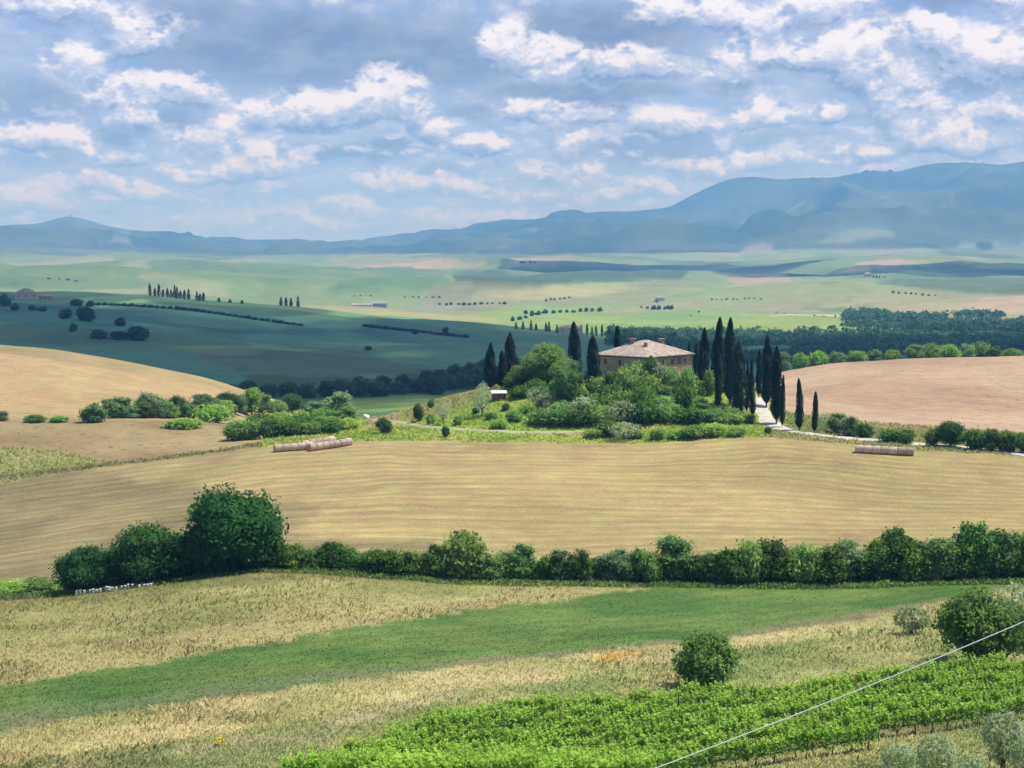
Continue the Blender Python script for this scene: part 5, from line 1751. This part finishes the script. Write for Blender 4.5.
def bale_parts(r, L):
    seg = 20
    prof = [(-L / 2, r * .90), (-L / 2 + .10, r), (-L * .2, r * 1.01), (L * .2, r * .995), (L / 2 - .10, r), (L / 2, r * .90)]
    v, f = [], []
    for (x, rr) in prof:
        for k in range(seg):
            an = 2 * math.pi * k / seg
            zz = math.sin(an) * rr
            v.append((x, math.cos(an) * rr * 1.02, max(zz, -r * .96) + r * .96))
    for j in range(len(prof) - 1):
        for k in range(seg):
            f.append((j * seg + k, (j + 1) * seg + k, (j + 1) * seg + (k + 1) % seg, j * seg + (k + 1) % seg))
    body = new_mesh('net_wrap', v, faces=f, mats=[M['bale']], smooth=True)
    ends = MB()
    for s_ in (-1, 1):
        rings = []
        for q, rr in enumerate((r * .885, r * .6, r * .3, .02)):
            rings.append([(s_ * (L / 2 - .004 + .015 * (q % 2)), math.cos(2 * math.pi * k / seg) * rr, max(math.sin(2 * math.pi * k / seg) * rr, -r * .95) + r * .96) for k in range(seg)])
        fs = []
        for j in range(3):
            for k in range(seg):
                q = (j * seg + k, j * seg + (k + 1) % seg, (j + 1) * seg + (k + 1) % seg, (j + 1) * seg + k)
                fs.append(q if s_ > 0 else q[::-1])
        ends.add([p for rg_ in rings for p in rg_], fs)
    return body, ends.mesh('straw_end', M['straw'])


BALE = bale_parts(.72, 1.30)


def bale_row(p0, p1, label, group, ymin=240, y0=None, y1=None, stop=None):
    a = hit(p0[0], p0[1], ymin) if y0 is None else at_depth(p0[0], p0[1], y0)
    b_ = hit(p1[0], p1[1], ymin) if y1 is None else at_depth(p1[0], p1[1], y1)
    dx, dy = b_[0] - a[0], b_[1] - a[1]
    L = math.hypot(dx, dy)
    n = max(2, int(L / 1.31))
    an = math.atan2(dy, dx)
    for k in range(n):
        f = (k + .5) / n
        x, y = a[0] + dx * f + RND.uniform(-.05, .05) * -math.sin(an), a[1] + dy * f + RND.uniform(-.06, .06)
        o = put('hay_bale', None, None, (x, y, ground_z(x, y) - .03), an + RND.uniform(-.02, .02), (L / n / 1.335, RND.uniform(.98, 1.02), RND.uniform(.97, 1.02)))
        put('net_wrap', BALE[0], o)
        put('straw_end', BALE[1], o)
        tag(o, label % ORD[k], 'hay bale', group)


bale_row((855, 447.5), (914, 452), 'pale round hay bale beside the white road, %s from the left of its row', 'row of hay bales on the right', 240, 281, 279)
bale_row((274, 446.5), (313, 444), 'pale hay bale at the left end of the left stack, %s from left', 'left row of hay bales on the left', 240, 293, 296)
bale_row((309, 447), (351, 441), 'pale hay bale in the front row of the left stack, %s from left', 'front row of hay bales on the left', 240, 293.5, 299.5)
bale_row((302, 443), (334, 438.5), 'pale hay bale in the back row of the left stack, %s from left', 'back row of hay bales on the left', 240, 297, 302.5)

# ------------------------------------------------------------------ beehives under the dark trees
HIVE_BODY = MB().box(-.25, .25, -.22, .22, .19, .62).mesh('hive_body', M['white'])
HIVE_BLUE = MB().box(-.25, .25, -.22, .22, .19, .62).mesh('hive_body', M['hive_blue'])
HIVE_RED = MB().box(-.25, .25, -.22, .22, .19, .62).mesh('hive_body', M['hive_red'])
HIVE_LID = MB().box(-.29, .29, -.26, .26, .623, .72).mesh('hive_lid', M['white'])
HIVE_STAND = MB().box(-.22, -.16, -.18, .18, -.1, .187).box(.16, .22, -.18, .18, -.1, .187).mesh('hive_stand', M['bark'])
hives = [77.5, 81, 85, 91, 94, 97.5, 101, 107.5, 110, 113, 117, 122.5, 126, 129, 133, 140, 145, 148.3, 151.5]
for k, px in enumerate(hives):
    x, y, z = hit(px, float(np.interp(px, [76, 115, 152], [595.2, 590.4, 586])), 150)
    o = put('beehive', None, None, (x, y - .3, z), RND.uniform(-.3, .3), (.42, .6, RND.uniform(.55, .9) if px < 136 else .5))
    hue = HIVE_RED if k == 14 else (HIVE_BLUE if k in (1, 3, 5, 7, 9, 11, 12, 13, 16) else HIVE_BODY)
    put('hive_body', hue, o)
    put('hive_lid', HIVE_LID, o)
    put('hive_stand', HIVE_STAND, o)
    nm = 'faded red' if k == 14 else ('pale blue' if hue is HIVE_BLUE else 'white')
    tag(o, '%s beehive box in front of the dark trees, %s from the left' % (nm, ORD[k]), 'beehive', 'line of beehives under the dark trees')

# ------------------------------------------------------------------ vineyard
def vine_mesh(seed):
    rg = np.random.default_rng(seed)
    n = 520
    x = rg.uniform(-.85, .85, n)
    z = .55 + 1.15 * rg.random(n) ** .8
    y = rg.normal(0, .14, n) * (1.15 - .35 * (z - .55))
    # leaning shoots that stand above the wires
    for k in range(14):
        sel = slice(k * 14, k * 14 + 14)
        x0 = rg.uniform(-.8, .8)
        tt = np.linspace(0, 1, 14)
        x[sel] = x0 + rg.uniform(-.2, .2) * tt + rg.normal(0, .05, 14)
        y[sel] = rg.uniform(-.15, .15) + rg.uniform(-.22, .22) * tt + rg.normal(0, .05, 14)
        z[sel] = 1.15 + tt * rg.uniform(.4, 1.0)
    c = np.stack([x, y, z], 1)
    o = np.stack([rg.normal(0, .3, n), y * 3, .55 + 0 * x], 1)
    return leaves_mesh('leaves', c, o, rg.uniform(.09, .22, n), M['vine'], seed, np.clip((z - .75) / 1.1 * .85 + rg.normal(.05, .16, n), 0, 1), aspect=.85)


VINES = [vine_mesh(400 + k) for k in range(6)]
VTRUNK = MB().tube([(0, 0, -.2), (.05, .02, .3), (-.03, 0, .62), (.25, .02, .8)], [.05, .04, .035, .015], 6).mesh('trunk', M['bark'])


def inside(poly, px, py):
    c, j = False, len(poly) - 1
    for i in range(len(poly)):
        if (poly[i][1] > py) != (poly[j][1] > py) and px < (poly[j][0] - poly[i][0]) * (py - poly[i][1]) / (poly[j][1] - poly[i][1]) + poly[i][0]:
            c = not c
        j = i
    return c


def photo_of(x, y, z):
    f, u = y * CP - z * SP, y * SP + z * CP
    return CX + F_PX * x / f, CY - F_PX * u / f


POST_V = MB().tube([(0, 0, -.3), (0, 0, 2.0)], [.045, .04], 6).mesh('vine_post', M['bark'])
# rows run parallel to the vineyard's lower edge
pa, pb = hit(690, 768, 60)[:2], hit(1010, 722, 60)[:2]
rdir = np.array([pb[0] - pa[0], pb[1] - pa[1]])
rdir /= np.linalg.norm(rdir)
rper = np.array([-rdir[1], rdir[0]])
if rper[1] < 0:
    rper = -rper
ran = math.atan2(rdir[1], rdir[0])
nv = 0
VCOUNT = 0
for r in range(-8, 16):
    for k in range(-60, 60):
        p = np.array(pa) + rper * (r * 2.45) + rdir * (k * 1.5 + .4 * math.sin(r * 2.1)) + np.array([RND.uniform(-.12, .12), RND.uniform(-.12, .12)])
        if p[1] < 60 or p[1] > 175:
            continue
        z = ground_z(p[0], p[1])
        qx, qy = photo_of(p[0], p[1], z)
        if not inside(VINE_POLY, qx, qy) or qx > 1062 or qx < 275 or qy > 800:
            continue
        row = r + 9
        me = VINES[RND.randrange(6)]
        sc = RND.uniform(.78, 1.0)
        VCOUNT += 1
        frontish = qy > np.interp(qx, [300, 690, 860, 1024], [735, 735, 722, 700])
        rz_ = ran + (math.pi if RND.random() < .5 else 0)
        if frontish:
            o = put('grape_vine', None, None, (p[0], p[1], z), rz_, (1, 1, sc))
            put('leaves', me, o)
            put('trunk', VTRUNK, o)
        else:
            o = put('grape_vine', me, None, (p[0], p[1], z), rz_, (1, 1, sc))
        tag(o, 'bright green leafy grapevine in the %s planted row of the vineyard' % (ORD[row - 1] if row >= 1 else 'first'), 'grapevine', 'grapevines of planted row %s' % ORD[row - 1])
        if k % 9 == (r % 9) and r % 2 == 0 and inside(VINE_POLY, qx + 30, qy - 8) and inside(VINE_POLY, qx - 30, qy) and qx > 600:
            nv += 1
            tag(put('vine_post', POST_V, None, (p[0] + rdir[0] * .75, p[1] + rdir[1] * .75, z), 0, (1, 1, RND.uniform(.95, 1.15))), 'thin dark vineyard post among the leaves of row %s' % ORD[row - 1], 'post', 'posts of the vineyard rows')
print('vines', VCOUNT, 'posts', nv)

# ------------------------------------------------------------------ shrubs and olives near the vineyard
plant_px('shrub', 'near_shrub', 706, 688, 62, 80, 'round leafy dark green shrub standing alone behind the vineyard', 'shrub', 'leafy shrubs by the vineyard', 90, None, var=0, rz=.4)
plant_px('shrub', 'near_shrub', 984, 662, 76, 98, 'wide dark green shrub at the right behind the vineyard', 'shrub', 'leafy shrubs by the vineyard', 90, None, var=1, rz=2.0)
for k, (px, foot, top, w, lab) in enumerate([(911, 634, 604, 38, 'small grey olive tree alone on the dry strip left of the wide shrub'), (1022, 650, 578, 60, 'grey-green olive tree behind the wide shrub at the right edge'),
                                             (1003, 775, 706, 52, 'silvery olive bush tallest in the bottom right corner'), (1030, 782, 726, 46, 'silvery olive bush cut by the right edge in the bottom corner'),
                                             (936, 785, 730, 44, 'silvery olive bush in front of the vineyard, middle of the bottom three'), (898, 788, 738, 42, 'silvery olive bush in front of the vineyard, leftmost of the bottom three'), (972, 790, 752, 36, 'low silvery bush between the olive bushes at the bottom right')]):
    plant_px('olive_tree', 'near_olive', px, foot, foot - top, w, lab, 'olive tree', 'olive trees by the vineyard', 60, None, var=k)
# ------------------------------------------------------------------ overhead cable
def cable():
    y0, y1 = 34.0, 46.0
    a, b_ = a_of(640, 774), a_of(1060, 606)
    P0 = np.array([a * y0, y0, t_of(774) * y0])
    P1 = np.array([b_ * y1, y1, t_of(606) * y1])
    d = P1 - P0
    pts = []
    for k in range(41):
        f = -1.2 + 3.2 * k / 40
        p = P0 + d * f
        p[2] += .35 * (f - 0) * (f - 1)
        pts.append(tuple(p))
    m = plain('pale_cable', (.50, .49, .47), .5, .4, .08, 4)
    tag(put('overhead_cable', MB().tube(pts, .014, 8).mesh('overhead_cable', m, True)), 'thin pale overhead cable slanting across the vineyard', 'cable')


cable()


# ------------------------------------------------------------------ grass: uncountable tufts
def mat_grass():
    m, b = new_mat('grass_blades')
    c = b.n('ShaderNodeAttribute', attribute_name='blade').outputs['Color']
    s1 = principled(b, c, .8, .08, b.vmath('NORMALIZE', b.vmath('ADD', b.vmath('MULTIPLY', b.n('ShaderNodeNewGeometry').outputs['Normal'], (.25,) * 3), (0, 0, .75))))
    tr = b.n('ShaderNodeBsdfTranslucent')
    b.put(tr.inputs[0], c)
    mx = b.n('ShaderNodeMixShader')
    mx.inputs[0].default_value = .5
    b.link(s1, mx.inputs[1])
    b.link(tr.outputs[0], mx.inputs[2])
    finish(b, mx.outputs[0])
    return m


M['grass'] = mat_grass()


def grass(name, n, ylo, yhi, regs, hmin, hmax, wmin, wmax, seed, label, pxlo=-60, pxhi=1090, per=3, bright=1.0, yel=None, keep=None):
    rg = np.random.default_rng(seed)
    a = (rg.uniform(pxlo, pxhi, n) - CX) / F_PX
    y = 1 / rg.uniform(1 / yhi, 1 / ylo, n)
    i = np.interp(y, YR, np.arange(len(YR)))
    j = np.interp(a, A, np.arange(len(A)))
    i0, j0 = i.astype(int), j.astype(int)
    ok = np.isin(REG[np.round(i).astype(int), np.round(j).astype(int)], regs)
    x = a * y
    if keep is not None:
        ok &= fbm(x / keep[0] + seed, y / keep[0], 3) > keep[1]
    for rx_, ry_, rw_ in ROADS:
        if ry_.min() > yhi:
            continue
        for q in range(0, len(rx_)):
            ok &= (x - rx_[q]) ** 2 + ((y - ry_[q])) ** 2 > (rw_ * .62) ** 2
        # short turf on the near side, so the road shows
        for q in range(0, len(rx_), 2):
            ok &= ~((np.abs(x - rx_[q]) < 1.6) & (y < ry_[q]) & (y > ry_[q] - rw_ * .5 - 3.5) & (rg.random(len(x)) < .25))
    a, y, i, j, i0, j0, x = (v[ok] for v in (a, y, i, j, i0, j0, x))
    fi, fj = i - i0, j - j0
    z = (H[i0, j0] * (1 - fj) + H[i0, j0 + 1] * fj) * (1 - fi) + (H[i0 + 1, j0] * (1 - fj) + H[i0 + 1, j0 + 1] * fj) * fi
    col = COLR[np.round(i).astype(int), np.round(j).astype(int)]
    k = len(x)
    clump = fbm(x / 1.7 + 5, y / 1.7, 2)
    V, CL = [], []
    for q in range(per):
        h = rg.uniform(hmin, hmax, k) * (.6 + .8 * clump)
        w = rg.uniform(wmin, wmax, k)
        ph = rg.uniform(0, 6.28, k)
        ox, oy = rg.normal(0, .12, k), rg.normal(0, .12, k)
        lx, ly = rg.normal(.12, .55, k) * h, rg.normal(-.1, .55, k) * h
        dx, dy = np.cos(ph) * w * .5, np.sin(ph) * w * .5
        bx, by = x + ox, y + oy
        V.append(np.stack([np.stack([bx - dx * .6, by - dy * .6, z - .05], 1), np.stack([bx + dx * .6, by + dy * .6, z - .05], 1), np.stack([bx + lx + dx, by + ly + dy, z + h], 1), np.stack([bx + lx - dx * .7, by + ly - dy * .7, z + h * .85], 1)], 1))
        c = np.minimum(col * (1.6 * bright * rg.uniform(.88, 1.12, k) * (.85 + .3 * clump))[:, None], .8)
        hue = rg.normal(-.02, .05, k)
        c = c * np.stack([1 + hue, np.ones(k), 1 - hue * .5], 1)
        if yel is not None:
            s_ = rg.random(k) < yel[1]
            c[s_] = np.array(yel[0]) * rg.uniform(.7, 1.2, s_.sum())[:, None]
        CL.append(np.repeat(c, 4, axis=0))
    V = np.concatenate(V).reshape(-1, 3)
    CL = np.concatenate(CL)
    me = new_mesh(name, V, quads=np.arange(len(V)).reshape(-1, 4), mats=[M['grass']], attrs={'blade': ('FLOAT_COLOR', np.concatenate([CL, np.ones((len(CL), 1))], 1))})
    return tag(put(name, me), label, 'grass', None, 'stuff')


grass('dry_grass', 100000, 78, 190, (1, 2, 4), .06, .26, .05, .12, 1, 'tall dry meadow grass on the near slope', per=2)
grass('crop_grass', 50000, 90, 190, (3,), .04, .12, .05, .12, 2, 'low green crop in the dark band of the near slope', per=2, bright=1.05)
grass('weeds', 26000, 78, 190, (1, 2, 4), .15, .45, .08, .2, 3, 'greener weeds in patches of the dry meadow', per=2, bright=.7, keep=(11, .56))
grass('verge_grass', 36000, 183, 204, (6, 2), .15, .5, .1, .28, 4, 'tall green verge grass along the hedge', per=2)
grass('knoll_grass', 90000, 280, 430, (11, 9), .12, .5, .14, .36, 5, 'rough bright grass on the slopes of the villa knoll', per=2)
grass('vineyard_weeds', 9000, 84, 145, (5,), .12, .35, .1, .25, 6, 'short weeds between the vine rows', per=2)


def flowers(name, px0, px1, py0, py1, n, col, label, size=.11, h=.55, tilt=0.0):
    rg = np.random.default_rng(len(label))
    C = []
    for _ in range(n):
        f = rg.normal(.5, .22)
        px = px0 + (px1 - px0) * f
        x, y, z = hit(px, py0 + (py1 - py0) * f + rg.normal(0, 1.1), 80)
        C.append((x, y, z + h * rg.uniform(.5, 1.1)))
    C = np.array(C)
    m = plain(name + '_petals', col, .7, .2, .25, 20)
    me = leaves_mesh(name, C, np.tile([0, -.4, .8], (n, 1)), size * rg.uniform(.7, 1.4, n), m, 3, aspect=.9)
    return tag(put(name, me), label, 'flowers', None, 'stuff')


flowers('yellow_flowers', 590, 628, 664, 660, 260, (.72, .42, .03), 'patch of yellow and orange wildflowers on the dry strip')
flowers('orange_flowers', 605, 655, 663.5, 656, 150, (.70, .25, .05), 'orange wildflowers right of the yellow patch on the dry strip')
flowers('yellow_broom', 214, 225, 747, 746, 60, (.65, .52, .03), 'small yellow flowering plant low on the left meadow', .14)
flowers('yellow_broom', 380, 402, 681, 678, 40, (.60, .50, .08), 'faint yellow flowers on the pale dry strip', .10)
